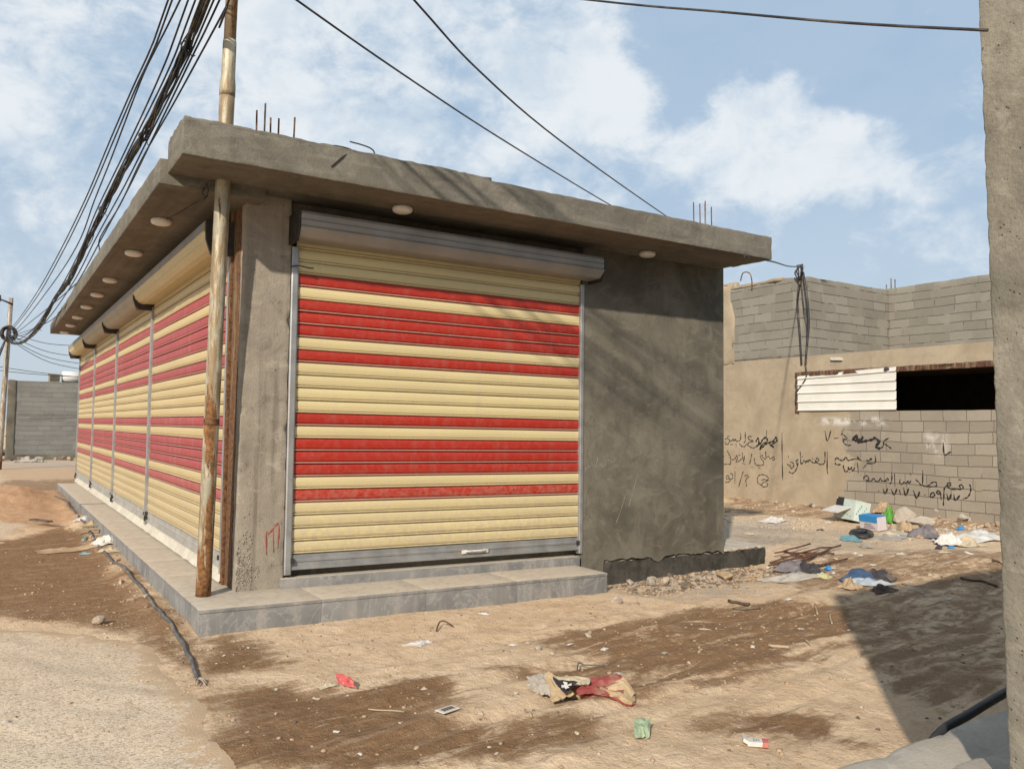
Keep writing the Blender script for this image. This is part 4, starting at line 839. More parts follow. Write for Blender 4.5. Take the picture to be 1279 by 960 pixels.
# spray-painted lettering
GRAF = [('a', 0.016, 'paint_black_faded', [[(6.926, 1.353), (6.857, 1.389), (6.788, 1.338), (6.834, 1.249), (6.904, 1.248), (6.927, 1.309)], [(6.857, 1.433), (6.765, 1.434)], [(6.788, 1.338), (6.720, 1.330), (6.674, 1.375), (6.652, 1.323), (6.607, 1.376), (6.584, 1.316), (6.517, 1.335), (6.461, 1.362), (6.454, 1.517)], [(6.766, 1.242), (6.675, 1.244)], [(6.596, 1.272), (6.589, 1.186)], [(6.321, 1.553), (6.318, 1.365), (6.340, 1.296), (6.373, 1.303)], [(6.495, 1.275), (6.451, 1.224), (6.362, 1.201), (6.307, 1.236), (6.285, 1.280)], [(6.122, 1.428), (6.208, 1.443), (6.241, 1.400), (6.165, 1.351), (6.079, 1.335), (6.209, 1.299), (6.253, 1.255), (6.166, 1.197), (6.080, 1.183), (5.994, 1.219)], [(5.713, 1.585), (5.716, 1.435)]]),
  ('a2', 0.026, 'paint_black', [[(6.015, 1.320), (5.951, 1.406), (5.930, 1.288), (5.994, 1.219), (5.867, 1.306), (5.825, 1.374), (5.720, 1.426), (5.700, 1.327), (5.825, 1.274), (5.910, 1.154), (5.825, 1.207), (5.742, 1.276), (5.638, 1.312), (5.535, 1.347), (5.453, 1.431), (5.433, 1.349), (5.535, 1.297), (5.577, 1.247), (5.515, 1.215), (5.638, 1.278)]]),
  ('bar', 0.014, 'paint_black', [[(5.296, 1.540), (5.295, 1.058), (5.283, 0.505)]]),
  ('b', 0.015, 'paint_black_faded', [[(6.974, 0.973), (6.951, 0.947)], [(6.858, 1.100), (6.812, 1.022), (6.767, 0.954), (6.756, 0.832), (6.778, 0.784), (6.963, 0.776)], [(6.744, 0.894), (6.653, 0.898), (6.597, 0.960), (6.574, 0.996), (6.552, 0.928), (6.597, 0.857), (6.519, 0.860), (6.452, 0.906), (6.396, 0.951), (6.407, 1.071)], [(6.518, 0.998), (6.463, 1.009)], [(6.385, 0.951), (6.364, 0.858), (6.341, 1.004)], [(6.134, 1.063), (6.145, 0.977), (6.200, 0.805)], [(6.070, 0.963), (6.049, 0.863), (5.996, 0.798), (5.828, 0.806), (5.796, 0.874), (5.858, 0.938), (5.890, 1.004), (5.826, 1.023), (5.816, 0.973), (5.743, 0.951), (5.742, 1.126)], [(5.910, 1.073), (5.868, 1.063)], [(5.722, 0.977), (5.660, 1.012), (5.619, 0.956), (5.558, 0.983), (5.517, 1.001), (5.507, 0.935), (5.558, 0.933)], [(6.136, 0.752), (6.104, 0.734)], [(5.944, 0.733), (5.880, 0.726)], [(6.408, 0.822), (6.320, 0.800)]]),
  ('c', 0.015, 'paint_black_faded', [[(6.929, 0.360), (6.860, 0.356), (6.780, 0.396), (6.791, 0.447), (6.882, 0.442), (6.894, 0.494), (6.836, 0.515), (6.768, 0.431), (6.700, 0.470), (6.711, 0.565), (6.768, 0.562)], [(6.627, 0.630), (6.633, 0.345)], [(6.376, 0.643), (6.409, 0.573), (6.521, 0.274)], [(6.343, 0.534), (6.277, 0.555), (6.223, 0.524), (6.289, 0.478), (6.311, 0.425), (6.278, 0.300)], [(5.663, 0.515), (5.704, 0.562), (5.829, 0.597), (5.934, 0.566), (5.977, 0.496), (5.956, 0.397), (5.830, 0.355)], [(5.871, 0.469), (5.767, 0.492), (5.663, 0.482), (5.767, 0.442), (5.851, 0.387), (5.830, 0.330), (5.726, 0.337), (5.684, 0.390), (5.746, 0.419)]]),
  ('d', 0.015, 'paint_black', [[(4.210, 1.590), (4.154, 1.373), (4.065, 1.609)], [(3.999, 1.434), (3.876, 1.445)], [(3.838, 1.503), (3.809, 1.529), (3.726, 1.472), (3.699, 1.432), (3.783, 1.414), (3.765, 1.348), (3.691, 1.301), (3.599, 1.312)]]),
  ('d2', 0.034, 'paint_black', [[(3.569, 1.395), (3.492, 1.509), (3.444, 1.364), (3.344, 1.477), (3.369, 1.377), (3.271, 1.401), (3.149, 1.426), (3.076, 1.460), (2.982, 1.374), (3.054, 1.329), (3.031, 1.264), (2.959, 1.266)], [(3.544, 1.418), (3.469, 1.397), (3.394, 1.432)]]),
  ('d3', 0.016, 'paint_black', [[(2.781, 1.465), (2.887, 1.409), (2.911, 1.311), (2.959, 1.261)], [(2.887, 1.355), (2.818, 1.313), (2.737, 1.261)], [(1.734, 1.413), (1.717, 1.189), (1.659, 1.201), (1.587, 1.244)]]),
  ('e', 0.015, 'paint_black', [[(4.214, 1.170), (4.216, 0.977), (4.245, 0.909), (4.324, 0.888), (4.403, 0.918), (4.442, 0.951), (4.402, 1.020), (4.363, 0.971), (4.482, 0.915), (4.542, 0.938), (4.602, 0.978), (4.623, 0.926), (4.663, 0.959), (4.684, 0.906), (4.725, 0.956), (4.766, 0.903), (4.807, 0.884), (4.826, 1.142)], [(4.901, 0.845), (4.931, 0.930), (4.889, 0.967), (4.890, 0.845), (4.954, 0.721), (5.038, 0.664), (5.122, 0.703)], [(5.164, 0.850), (5.100, 0.836), (5.058, 0.768), (4.995, 0.823), (5.015, 0.892), (5.079, 0.906)], [(5.131, 1.045), (5.127, 1.001)], [(4.785, 1.031), (4.755, 1.041)], [(4.532, 1.007), (4.502, 0.991)], [(4.159, 1.163), (4.165, 0.778), (4.141, 0.713)]]),
  ('f', 0.016, 'paint_black', [[(3.985, 0.978), (3.937, 1.046), (3.881, 1.007), (3.787, 0.995), (3.731, 1.062), (3.676, 0.999), (3.602, 1.018), (3.457, 1.040), (3.385, 1.003), (3.474, 1.088)], [(3.976, 0.954), (3.957, 0.905), (3.844, 0.910)], [(3.788, 0.912), (3.779, 0.831), (3.734, 0.768), (3.678, 0.803), (3.677, 0.869), (3.641, 0.813), (3.604, 0.872), (3.586, 0.792), (3.531, 0.859), (3.550, 0.810)], [(3.467, 0.959), (3.451, 0.750)], [(3.085, 1.126), (3.087, 0.976), (3.279, 0.960)], [(3.279, 1.024), (3.208, 1.010), (3.172, 1.068), (3.156, 1.021)], [(3.271, 0.936), (3.351, 0.852)], [(3.632, 0.765), (3.669, 0.755)]]),
  ('g', 0.015, 'paint_black', [[(3.335, 0.624), (3.323, 0.694), (3.247, 0.708), (3.226, 0.631), (3.291, 0.627), (3.183, 0.614), (3.118, 0.677), (3.087, 0.630), (3.013, 0.625), (2.980, 0.685), (2.949, 0.638), (2.887, 0.642), (2.824, 0.694), (2.814, 0.656), (2.897, 0.632)], [(2.739, 0.823), (2.742, 0.651), (2.784, 0.582)], [(2.683, 0.788), (2.678, 0.541)], [(2.568, 0.690), (2.579, 0.624), (2.540, 0.598), (2.489, 0.639), (2.439, 0.623), (2.419, 0.671), (2.390, 0.626), (2.350, 0.685)], [(2.377, 0.814), (2.348, 0.778)], [(2.271, 0.708), (2.204, 0.657), (2.137, 0.606), (2.123, 0.893)], [(2.127, 0.606), (2.051, 0.584), (1.956, 0.663), (1.880, 0.677), (1.872, 0.605), (2.013, 0.586)], [(1.748, 0.262), (1.736, 0.425), (1.725, 0.570), (1.678, 0.627), (1.605, 0.641), (1.623, 0.685), (1.669, 0.655), (1.625, 0.577), (1.499, 0.577), (1.392, 0.593), (1.400, 0.655), (1.453, 0.651), (1.427, 0.591)], [(1.469, 0.748), (1.407, 0.748)], [(1.277, 0.681), (1.252, 0.621), (1.271, 0.514), (1.324, 0.440), (1.395, 0.417)]]),
  ('h', 0.019, 'paint_black', [[(3.024, 0.435), (3.007, 0.432)], [(2.926, 0.486), (2.879, 0.393), (2.830, 0.502)], [(2.754, 0.488), (2.694, 0.388), (2.638, 0.510)], [(2.591, 0.490), (2.562, 0.389)], [(2.504, 0.534), (2.463, 0.387), (2.401, 0.532)], [(2.313, 0.501), (2.247, 0.357), (2.187, 0.491)], [(2.095, 0.437), (2.077, 0.428)], [(1.968, 0.471), (1.988, 0.415), (1.950, 0.399), (1.906, 0.439), (1.930, 0.483), (1.968, 0.471)], [(1.819, 0.464), (1.865, 0.479), (1.855, 0.516), (1.809, 0.510), (1.783, 0.367)], [(1.681, 0.483), (1.646, 0.370), (1.599, 0.490)], [(1.554, 0.484), (1.529, 0.374), (1.447, 0.474)]])]
for nm, wd, mt, lines in GRAF:
    strokes('graffiti', [[(XW - .003, y, z) for y, z in ln] for ln in lines], wd, mt, bb, 0, XW - .001, -1)
mb = MB(); mb.box(XW - .012, XW + .02, 1.12 - .05, 1.12 + .05, 0.572, 0.753); mb.build('wall_box', M['hood_beige'], bb)
mb = MB(); c = Vector((13.17, 3.302, 2.99)); mb.obox((XW - .02, c.y + .6, 3.06), Vector((.03, 0, 0)), Vector((0, .13, .01)), Vector((0, 0, .03))); mb.build('timber_offcut', M['chalk_white'], bb)

# ================================================================== NEIGHBOUR AT THE RIGHT
nb2 = thing('concrete_building', 'rough cast-concrete wall edge of the neighbouring building at the right', 'building', (1.46, -5.06, .3))
mb = MB(); rough_box(mb, 1.440, 2.3, -7.2, -5.012, .28, 3.15, .022, .010, .003, 13, .006, 81); 
mb.v = [(x, y - .062 * (1 - min(1, z / 3.0)) * (1 if y > -6 else 0) , z) for x, y, z in mb.v]
mb.build('wall', M['pillar_concrete'], nb2)
mb = MB(); mb.box(2.28, 11.5, -9, -5.07, -.2, 3.14); mb.build('rear_wall', M['pillar_concrete'], nb2)
PH = .36
mb = MB(); rough_box(mb, 1.12, 11, -9, -4.50, -.3, PH, .07, .05, .010, 3, .03, 83)
# its rounded end
pf = mb.build('concrete_platform', M['platform_concrete'], org=(1.5, -4.6, 0)); tag(pf, 'raised pale concrete platform at the foot of the right wall', 'platform')
mb = MB(); rough_box(mb, 1.0, 2.5, -5.9, -4.83, PH - .02, PH + .07, .06, .02, .006, 3, .02, 84)
tag(mb.build('concrete_step', M['platform_concrete'], org=(1.2, -4.9, PH)), 'low broken concrete slab lying on the raised platform', 'step')
cable('cable', [Vector((1.80, -4.46, .10)), Vector((2.05, -4.47, PH - .06)), Vector((2.35, -4.465, PH - .01)), Vector((2.75, -4.44, PH + .02)), Vector((3.3, -4.40, PH + .03)), Vector((4.2, -4.34, PH - .02))], .020, 'black cable lying along the edge of the raised concrete platform', None, 'black_rubber', 8)

# ================================================================== LITTER AND STONES
def two(name, c, back, var=.2, rough=.75):
    q = new_mat(name); v = oc(q); n1 = q.noise(v, 9, 6, .65); f = q.n('ShaderNodeNewGeometry').outputs['Backfacing']
    col = q.mix(q.rng(n1, .3, .7), tuple(x * (1 - var) for x in c), c); col = q.mix(q.rng(q.noise(v, 5, 5, .6), .5, .75, 0, .5), col, (.40, .31, .21))
    finish(q, q.mix(f, col, back), rough, q.bump(q.noise(v, 40, 4), .2, .004), spec=.3)
two('paper_tan', (.42, .31, .185), (.42, .31, .20)); two('paper_cream', (.50, .42, .29), (.5, .4, .28)); two('paper_red', (.24, .05, .045), (.42, .3, .2))
two('paper_white', (.62, .59, .54), (.55, .52, .47)); two('paper_grey', (.38, .34, .28), (.34, .3, .25)); two('plastic_red', (.50, .10, .10), (.4, .1, .1), .15, .45)
two('plastic_green', (.34, .42, .27), (.3, .38, .25), .2, .4); two('plastic_teal', (.16, .33, .36), (.15, .3, .33), .2, .5); two('cloth_white', (.60, .585, .56), (.55, .53, .5), .25, .9)
two('cloth_blue', (.05, .09, .17), (.08, .14, .26), .3, .9); two('cloth_pale_blue', (.36, .41, .46), (.34, .42, .5), .25, .9); two('cloth_dark', (.06, .055, .06), (.05, .05, .05), .4, .9)
two('cloth_purple', (.19, .17, .175), (.2, .18, .2), .3, .9); two('sack_grey', (.42, .385, .335), (.4, .36, .31), .2, .85); two('card_brown', (.40, .29, .18), (.36, .26, .16))
two('box_blue', (.03, .22, .50), (.3, .27, .22), .12, .5); two('box_lilac', (.55, .50, .52), (.5, .42, .32), .12, .6); two('print_dark', (.03, .028, .03), (.04, .04, .05), .3, .6)
two('plastic_lime', (.10, .30, .04), (.1, .28, .05), .25, .45); two('plastic_yellow', (.50, .46, .24), (.5, .4, .1), .2, .5); two('card_mint', (.50, .58, .53), (.45, .36, .26), .12, .6)
two('timber', (.42, .33, .22), (.4, .3, .2), .25); two('timber_dark', (.10, .075, .055), (.1, .08, .06), .35)
plain('stone_pale', (.43, .35, .26), .95, .3, 14); plain('stone_tan', (.37, .265, .165), .95, .3, 14); plain('stone_dark', (.16, .12, .09), .95, .35, 14)

def crumple(name, x, y, lx, ly, h, rot, seed, mat, label, cat, group=None, nu=12, nv=9, tilt=0., lift=.002, wrinkle=1., parts=None):
    ca, sa = math.cos(rot), math.sin(rot); mb = MB()
    soft = mat in ('cloth_white', 'cloth_blue', 'cloth_pale_blue', 'cloth_dark', 'cloth_purple', 'sack_grey', 'plastic_green', 'plastic_lime')
    def fn(u, v):
        a, b = u - .5, v - .5
        e = 1 + .20 * n3((a * 2.3, b * 2.3, .3), 1.6, seed)
        wx = a + .16 * n3((a, b, 3.), 2.3, seed + 7); wy = b + .16 * n3((a, b, 5.), 2.3, seed + 8)
        jg = .55; px, py = a * lx * e + .16 * jg * lx * n3((a, b, 1.), 3.4, seed + 2) + .05 * lx * n3((a, b, 1.), 9, seed + 12), b * ly * e + .16 * jg * ly * n3((a, b, 2.), 3.4, seed + 3)
        r1 = 1 - 2.4 * abs(n3((wx * 1.5, wy * 1.5, 0), 1.9 * wrinkle, seed + 4)); r2 = 1 - 2.2 * abs(n3((wx, wy, .5), 4.6 * wrinkle, seed + 6)); r3 = n3((wx, wy, .9), 11, seed + 9)
        edge = min(1, 2.6 * (.5 - max(abs(a), abs(b))) + .15)
        z = h * max(0, .30 + .62 * n3((a, b, 0), 1.9, seed + 1) + .42 * r1 + .22 * r2 + .12 * r3) * edge + tilt * a * lx
        X_, Y_ = x + ca * px - sa * py, y + sa * px + ca * py
        return Vector((X_, Y_, float(gz(X_, Y_)) + lift + max(z, 0.0)))
    mb.grid(fn, nu, nv, 0, soft, None if not parts else parts)
    o = mb.build(name, [M[m] for m in (mat if isinstance(mat, (list, tuple)) else [mat])], org=gpt(x, y))
    s_ = o.modifiers.new('thick', 'SOLIDIFY'); s_.thickness = .003; s_.offset = 1
    return tag(o, label, cat, group)
def stone(x, y, r, seed, mat, label, group, h=.62, sink=.25, name='stone'):
    mb = MB(); rr = random.Random(seed); c = gpt(x, y, r * h * (1 - sink) - .004)
    rock(mb, c, r * rr.uniform(.85, 1.25), r * rr.uniform(.7, 1.0), r * h, seed, 2)
    return tag(mb.build(name, M[mat], org=gpt(x, y)), label, 'stone', group)
def stick(name, a, b, r, mat, label, cat, group=None, bend=.02, lift=.006, n=6, flat=1.):
    a = Vector(a); b = Vector(b); P = []
    for i in range(n):
        t = i / (n - 1); p = a.lerp(b, t); P.append(gpt(p.x, p.y, r * .7 + lift + bend * math.sin(t * 3.14) * (a - b).length * .3))
    mb = MB(); mb.tube(P, r, 6); o = mb.build(name, M[mat], org=gpt(a.x, a.y)); return tag(o, label, cat, group)

# cement bag in the foreground
A = Vector((*(1.453, -2.265), 0)); B = Vector((*(1.927, -2.701), 0)); L_ = B - A; U_ = L_.normalized(); V_ = Vector((U_.y, -U_.x, 0))
SEC = [(0, .02, .03), (.05, .07, .07), (.12, .085, .085), (.18, .07, .075), (.21, .05, .05), (.245, .11, .10), (.30, .135, .125), (.36, .14, .135), (.44, .12, .125), (.52, .10, .105), (.60, .095, .10), (.68, .09, .105), (.76, .095, .105), (.84, .11, .09), (.92, .11, .065), (.98, .08, .035), (1, .03, .012)]
mb = MB(); vs = []; NA = 18
TT = np.linspace(0, 1, 40)
for t in TT:
    wv = .72 * float(np.interp(t, [s[0] for s in SEC], [s[1] for s in SEC])); hv = .30 * float(np.interp(t, [s[0] for s in SEC], [s[2] for s in SEC]))
    off = .014 * math.sin(t * 7) + (-.05 * sst(.25, .33, t) * (1 - sst(.33, .5, t)))
    for k in range(NA):
        a = 2 * math.pi * k / NA; cx_, cz_ = math.cos(a), math.sin(a); cx_ = math.copysign(abs(cx_) ** .75, cx_); cz_ = math.copysign(abs(cz_) ** .75, cz_)
        cr = .018 * (1 - 2.4 * abs(n3((t * 5.2, cx_ * 1.1, cz_ * 1.1), 1.5, 3))) + .007 * (1 - 2 * abs(n3((t * 12, cx_ * 2, cz_ * 2), 1.5, 5)))
        p = A + L_ * (t + .02 * n3((cx_, cz_, t * 4), 1.3, 8)) + V_ * (cx_ * (wv + cr * .7) + off)
        zz_ = max(0, .012 + hv * .5 + (hv * .58 + cr) * cz_); vs.append(Vector((p.x, p.y, float(gz(p.x, p.y)) + zz_)))
fcs = []; mi = []
for i in range(len(TT) - 1):
    for k in range(NA):
        k2 = (k + 1) % NA; fcs.append((i * NA + k, i * NA + k2, (i + 1) * NA + k2, (i + 1) * NA + k)); t = (TT[i] + TT[i + 1]) / 2; a = math.degrees(2 * math.pi * (k + .5) / NA)
        m_ = 0
        if t < .205: m_ = 3
        elif 60 < a < 170 and .40 < t < .60: m_ = 1
        elif .56 < t < .90 and a > 62: m_ = 2
        elif .50 < t < .76 and (a < 26 or a > 300): m_ = 2
        elif t > .90 and a > 120: m_ = 2
        mi.append(m_)
o0 = len(mb.v); mb.v += [tuple(v) for v in vs]; mb.f += fcs; mb.m += mi; mb.sm += [False] * len(fcs)
mb.f += [tuple(range(NA))[::-1], tuple((len(TT) - 1) * NA + k for k in range(NA))]; mb.m += [3, 0]; mb.sm += [False, False]
bag = mb.build('cement_bag', [M['paper_tan'], M['paper_cream'], M['paper_red'], M['paper_grey']], org=gpt(*((A + B) / 2).xy))
tag(bag, 'crumpled tan and red paper cement bag lying on the damp dirt in the foreground', 'paper bag')
def bag_fold(name, cs, mat, seed, parent, nu=11, nv=8, cr=.011, bulge=.012):
    C4 = [Vector(c) for c in cs]; mb = MB()
    def fn(u, v):
        p = C4[0].lerp(C4[1], u).lerp(C4[3].lerp(C4[2], u), v); g_ = float(gz(p.x, p.y))
        k = 1 - 2.2 * abs(n3((u * 1.6, v * 1.6, 0), 1.7, seed)); k2 = n3((u, v, .4), 6, seed + 3)
        e = n3((u * 2, v * 2, 1.), 2.5, seed + 5) * .012
        return Vector((p.x + e, p.y + e * .6, max(g_ + .003, g_ + p.z + cr * k + .004 * k2 + bulge * math.sin(math.pi * u) * math.sin(math.pi * v))))
    mb.grid(fn, nu, nv, 0, False); o = mb.build(name, M[mat], parent, None if parent is not None else gpt(*((C4[0] + C4[2]) / 2).xy)); m_ = o.modifiers.new('thick', 'SOLIDIFY'); m_.thickness = .003; m_.offset = 0; return o
bag_fold('bag_end', [(1.463, -2.223, 0.05), (1.543, -2.314, 0.1), (1.445, -2.511, 0.05), (1.435, -2.411, 0.01)], 'paper_grey', 3, bag)
bag_fold('side_panel', [(1.515, -2.337, 0.115), (1.536, -2.425, 0.12), (1.528, -2.627, 0.05), (1.423, -2.559, 0.012)], 'paper_tan', 4, bag)
bag_fold('front_panel', [(1.542, -2.391, 0.115), (1.755, -2.495, 0.1), (1.676, -2.588, 0.08), (1.563, -2.573, 0.08)], 'paper_cream', 5, bag)
bl = bag_fold('black_label', [(1.494, -2.458, 0.135), (1.55, -2.627, 0.115), (1.457, -2.636, 0.078), (1.447, -2.595, 0.1)], 'print_dark', 6, bag, 7, 6, .004, .008)
bag_fold('label_print', [(1.444, -2.63, 0.146), (1.461, -2.645, 0.143), (1.453, -2.68, 0.122), (1.425, -2.679, 0.122)], 'paper_white', 7, bl, 3, 3, .001, .002)
bag_fold('label_print', [(1.418, -2.65, 0.133), (1.493, -2.649, 0.13), (1.485, -2.66, 0.125), (1.416, -2.66, 0.127)], 'paper_white', 8, bl, 3, 3, .001, .002)
bag_fold('red_panel', [(1.736, -2.503, 0.105), (1.924, -2.594, 0.095), (1.861, -2.632, 0.072), (1.682, -2.566, 0.045)], 'paper_red', 9, bag)
bag_fold('red_panel', [(1.572, -2.545, 0.085), (1.699, -2.567, 0.052), (1.828, -2.649, 0.03), (1.591, -2.583, 0.018)], 'paper_red', 10, bag)
bag_fold('bag_mouth', [(1.771, -2.584, 0.045), (1.908, -2.621, 0.095), (1.921, -2.708, 0.045), (1.831, -2.697, 0.01)], 'paper_tan', 12, bag, 11, 8, .014, .018)

# smaller foreground litter
tag(bag_fold('plastic_scrap', [(0.452, -1.647, 0.075), (0.538, -1.715, 0.065), (0.551, -1.738, 0.012), (0.459, -1.671, 0.018)], 'plastic_red', 15, None, 8, 6, .010, .012), 'folded piece of red plastic lying left of the cement bag', 'plastic scrap')
g = (0.414, -1.63); crumple('paper_scrap', *g, .12, .07, .018, .1, 6, 'paper_cream', 'small cream paper scrap touching the red plastic piece', 'paper scrap')
c = Vector(gpt(*(0.814, -2.413), .012)); d = (Vector((*(0.896, -2.374), 0)) - Vector((*(0.744, -2.414), 0))).normalized(); n_ = Vector((-d.y, d.x, 0))
mb = MB(); mb.obox(c, d * .062, n_ * .037, Vector((0, 0, .0025))); o = bevel(mb.build('card', M['paper_white'], org=c), .002); tag(o, 'white printed card lying flat on the mud in front of the cement bag', 'card')
mb = MB(); mb.obox(c + Vector((0, 0, .0034)), d * .046, n_ * .023, Vector((0, 0, .0006))); mb.build('print', M['paper_grey'], o)
mb = MB()
for k in range(4): mb.obox(c + d * (-.03 + .02 * k) + Vector((0, 0, .0045)), d * .006, n_ * .016, Vector((0, 0, .0006)))
mb.build('print', M['print_dark'], o)
tag(bag_fold('plastic_bag', [(1.614, -3.042, 0.045), (1.682, -3.109, 0.04), (1.558, -3.232, 0.01), (1.471, -3.218, 0.006)], 'plastic_green', 19, None, 14, 12, .016, .010), 'crushed pale green plastic bag right of the cement bag', 'plastic bag')
# cigarette packet
g = (1.995, -3.564); c = gpt(*g, .022); d = Vector((math.cos(-.75), math.sin(-.75), 0)); n_ = Vector((-d.y, d.x, 0)); tz = Vector((.15, -.1, 1)).normalized()
mb = MB(); mb.obox(c, d * .050, n_ * .032, tz * .012); pk = bevel(mb.build('cigarette_packet', M['paper_white'], org=c), .002); tag(pk, 'white and red crushed cigarette packet on the sunlit dirt', 'packet')
mb = MB(); mb.obox(c + d * .036, d * .0145, n_ * .0325, tz * .0126); bevel(mb.build('red_band', M['plastic_red'], pk), .001)
mb = MB(); mb.obox(c + d * -.060 + Vector((0, 0, .012)), (d + Vector((0, 0, -.5))).normalized() * .014, n_ * .032, tz * .010); bevel(mb.build('lid', M['paper_white'], pk), .002)
mb = MB()
for k in range(3): mb.obox(c + d * (-.02 + .012 * k) + tz * .0128, d * .003, n_ * (.018 - .004 * k), tz * .0006)
mb.build('print', M['hood_grey'], pk)
g = (2.872, -1.72)
mb = MB(); mb.tube(catmull([gpt(*(1.638, -0.695), .01), gpt(*(1.745, -0.547), .04), gpt(*(1.784, -0.569), .045), gpt(*(1.814, -0.648), .02)], 5), [.006] * 16, 6)
tag(mb.build('wire_hoop', M['rebar_rust'], org=gpt(*(1.717, -0.682))), 'small bent rusty wire hoop sticking out of the dirt before the plinth', 'wire')
g = (1.366, -0.95); crumple('plastic_bag', *g, .20, .15, .02, .5, 25, 'paper_white', 'flattened dusty clear plastic bag half buried in front of the plinth', 'plastic bag', nu=12, nv=9)
mb = MB(); mb.tube(catmull([gpt(*(1.996, -2.045), .006), gpt(*(2.085, -1.946), .05), gpt(*(2.14, -1.956), .03), gpt(*(2.237, -2.079), .008)], 5), .005, 5)
tag(mb.build('wire', M['hose_grey'], org=gpt(*(2.037, -2.027))), 'thin curved wire lying behind the cement bag', 'wire')
for i, (a, b, r_, mt, lb) in enumerate([((1.248, -2.538), (1.186, -2.693), .006, 'timber', 'short pale splinter of wood in front of the cement bag'),
        ((3.693, -2.225), (3.755, -2.368), .012, 'timber', 'pale wooden offcut lying across the damp tracks'),
        ((4.044, -2.291), (3.964, -2.41), .010, 'timber', 'short pale wooden offcut right of a longer one on the damp tracks'),
        ((4.715, -0.896), (4.718, -1.15), .016, 'timber_dark', 'dark flat stick lying before the end of the foundation beam'),
        ((5.269, -1.463), (4.99, -1.697), .008, 'timber', 'small upright-looking pale stick in the middle of the yard'),
        ((5.115, -1.731), (4.8, -1.983), .007, 'timber', 'thin pale stick near the edge of the big ground shadow'),
        ((9.212, -1.108), (8.973, -1.376), .016, 'timber', 'pale stick beside the right wall edge, in the shade'),
        ((7.823, -1.46), (7.782, -1.867), .014, 'timber_dark', 'long dark stick lying in the shadow near the right wall edge'),
        ((0.464, -2.13), (0.631, -2.245), .004, 'timber', 'thin straw lying on the dark mud left of the white card'),
        ((4.469, -1.169), (4.67, -1.323), .010, 'timber_dark', 'thin dark stick in front of another below the foundation beam')]):
    stick('stick', a, b, r_, mt, lb, 'stick', None, .01)

# rubbish heap by the back wall
def carton(name, c, rot, tilt, sx, sy, sz, mats, label, open_=True):
    """cardboard box with separate walls and flaps, lying open"""
    root = thing(name, label, 'box', c); m3 = Matrix.Rotation(rot, 3, 'Z') @ Matrix.Rotation(tilt, 3, 'X') @ Matrix.Scale(.72 if mats[0] == 'box_lilac' else .84, 3)
    def T(p): return Vector(c) + m3 @ Vector(p)
    t = .008; mb = MB()
    ex, ey, ez = m3 @ Vector((1, 0, 0)), m3 @ Vector((0, 1, 0)), m3 @ Vector((0, 0, 1))
    mb.obox(T((0, 0, t)), ex * sx / 2, ey * sy / 2, ez * t / 2); mb.obox(T((0, -sy / 2, sz / 2 + t)), ex * sx / 2, ey * t / 2, ez * sz / 2); mb.obox(T((0, sy / 2, sz / 2 + t)), ex * sx / 2, ey * t / 2, ez * sz / 2)
    mb.obox(T((-sx / 2, 0, sz / 2 + t)), ex * t / 2, ey * (sy / 2 - t), ez * sz / 2); mb.obox(T((sx / 2, 0, sz / 2 + t)), ex * t / 2, ey * (sy / 2 - t), ez * sz / 2)
    mb.build('body', M[mats[0]], root)
    return root, T, ex, ey, ez
c = gpt(*(11.45, 2.434), .02)
rt, T, ex, ey, ez = carton('carton', c, 1.25, .22, .62, .36, .42, ['card_mint'], 'big torn white and mint carton with an open flap on the rubbish heap')
mb = MB(); mb.obox(T((.05, .30, .20)), ex * .26, (ey * .9 - ez * .5).normalized() * .20, (ez * .9 + ey * .5).normalized() * .006); mb.build('flap', M['paper_white'], rt)
mb = MB(); mb.obox(T((.16, .186, .36)), ex * .10, ey * .004, ez * .09); mb.obox(T((.27, .186, .25)), ex * .03, ey * .004, ez * .16); mb.build('print', M['print_dark'], rt)
mb = MB()
for k in range(9): mb.obox(T((-.316, -.12 + .03 * k, .10 + .25 * ((k * 7) % 9) / 9)), ex * .002, ey * .012, ez * .02)
for k in range(9): mb.obox(T((-.22 + .05 * k, .186, .08 + .25 * ((k * 5) % 9) / 9)), ex * .016, ey * .002, ez * .014)
mb.build('print', M['plastic_teal'], rt)
c = gpt(*(10.67, 1.474), .01)
rt, T, ex, ey, ez = carton('carton', c, 1.38, -.10, .5, .26, .3, ['box_lilac'], 'blue-topped pale lilac product box on the rubbish heap beside the big white carton')
mb = MB(); mb.obox(T((0, .0, .318)), ex * .256, ey * .14, ez * .008); mb.obox(T((0, .140, .25)), ex * .256, ey * .004, ez * .062); mb.build('lid', M['box_blue'], rt)
mb = MB(); mb.obox(T((.258, 0, .16)), ex * .004, ey * .125, ez * .14); mb.build('end_panel', M['cloth_blue'], rt)
mb = MB()
for k in range(3): mb.obox(T((-.03 + .02 * k, .1365, .06 + .04 * k)), ex * (.16 - .03 * k), ey * .003, ez * .008)
mb.build('print', M['cloth_purple'], rt)
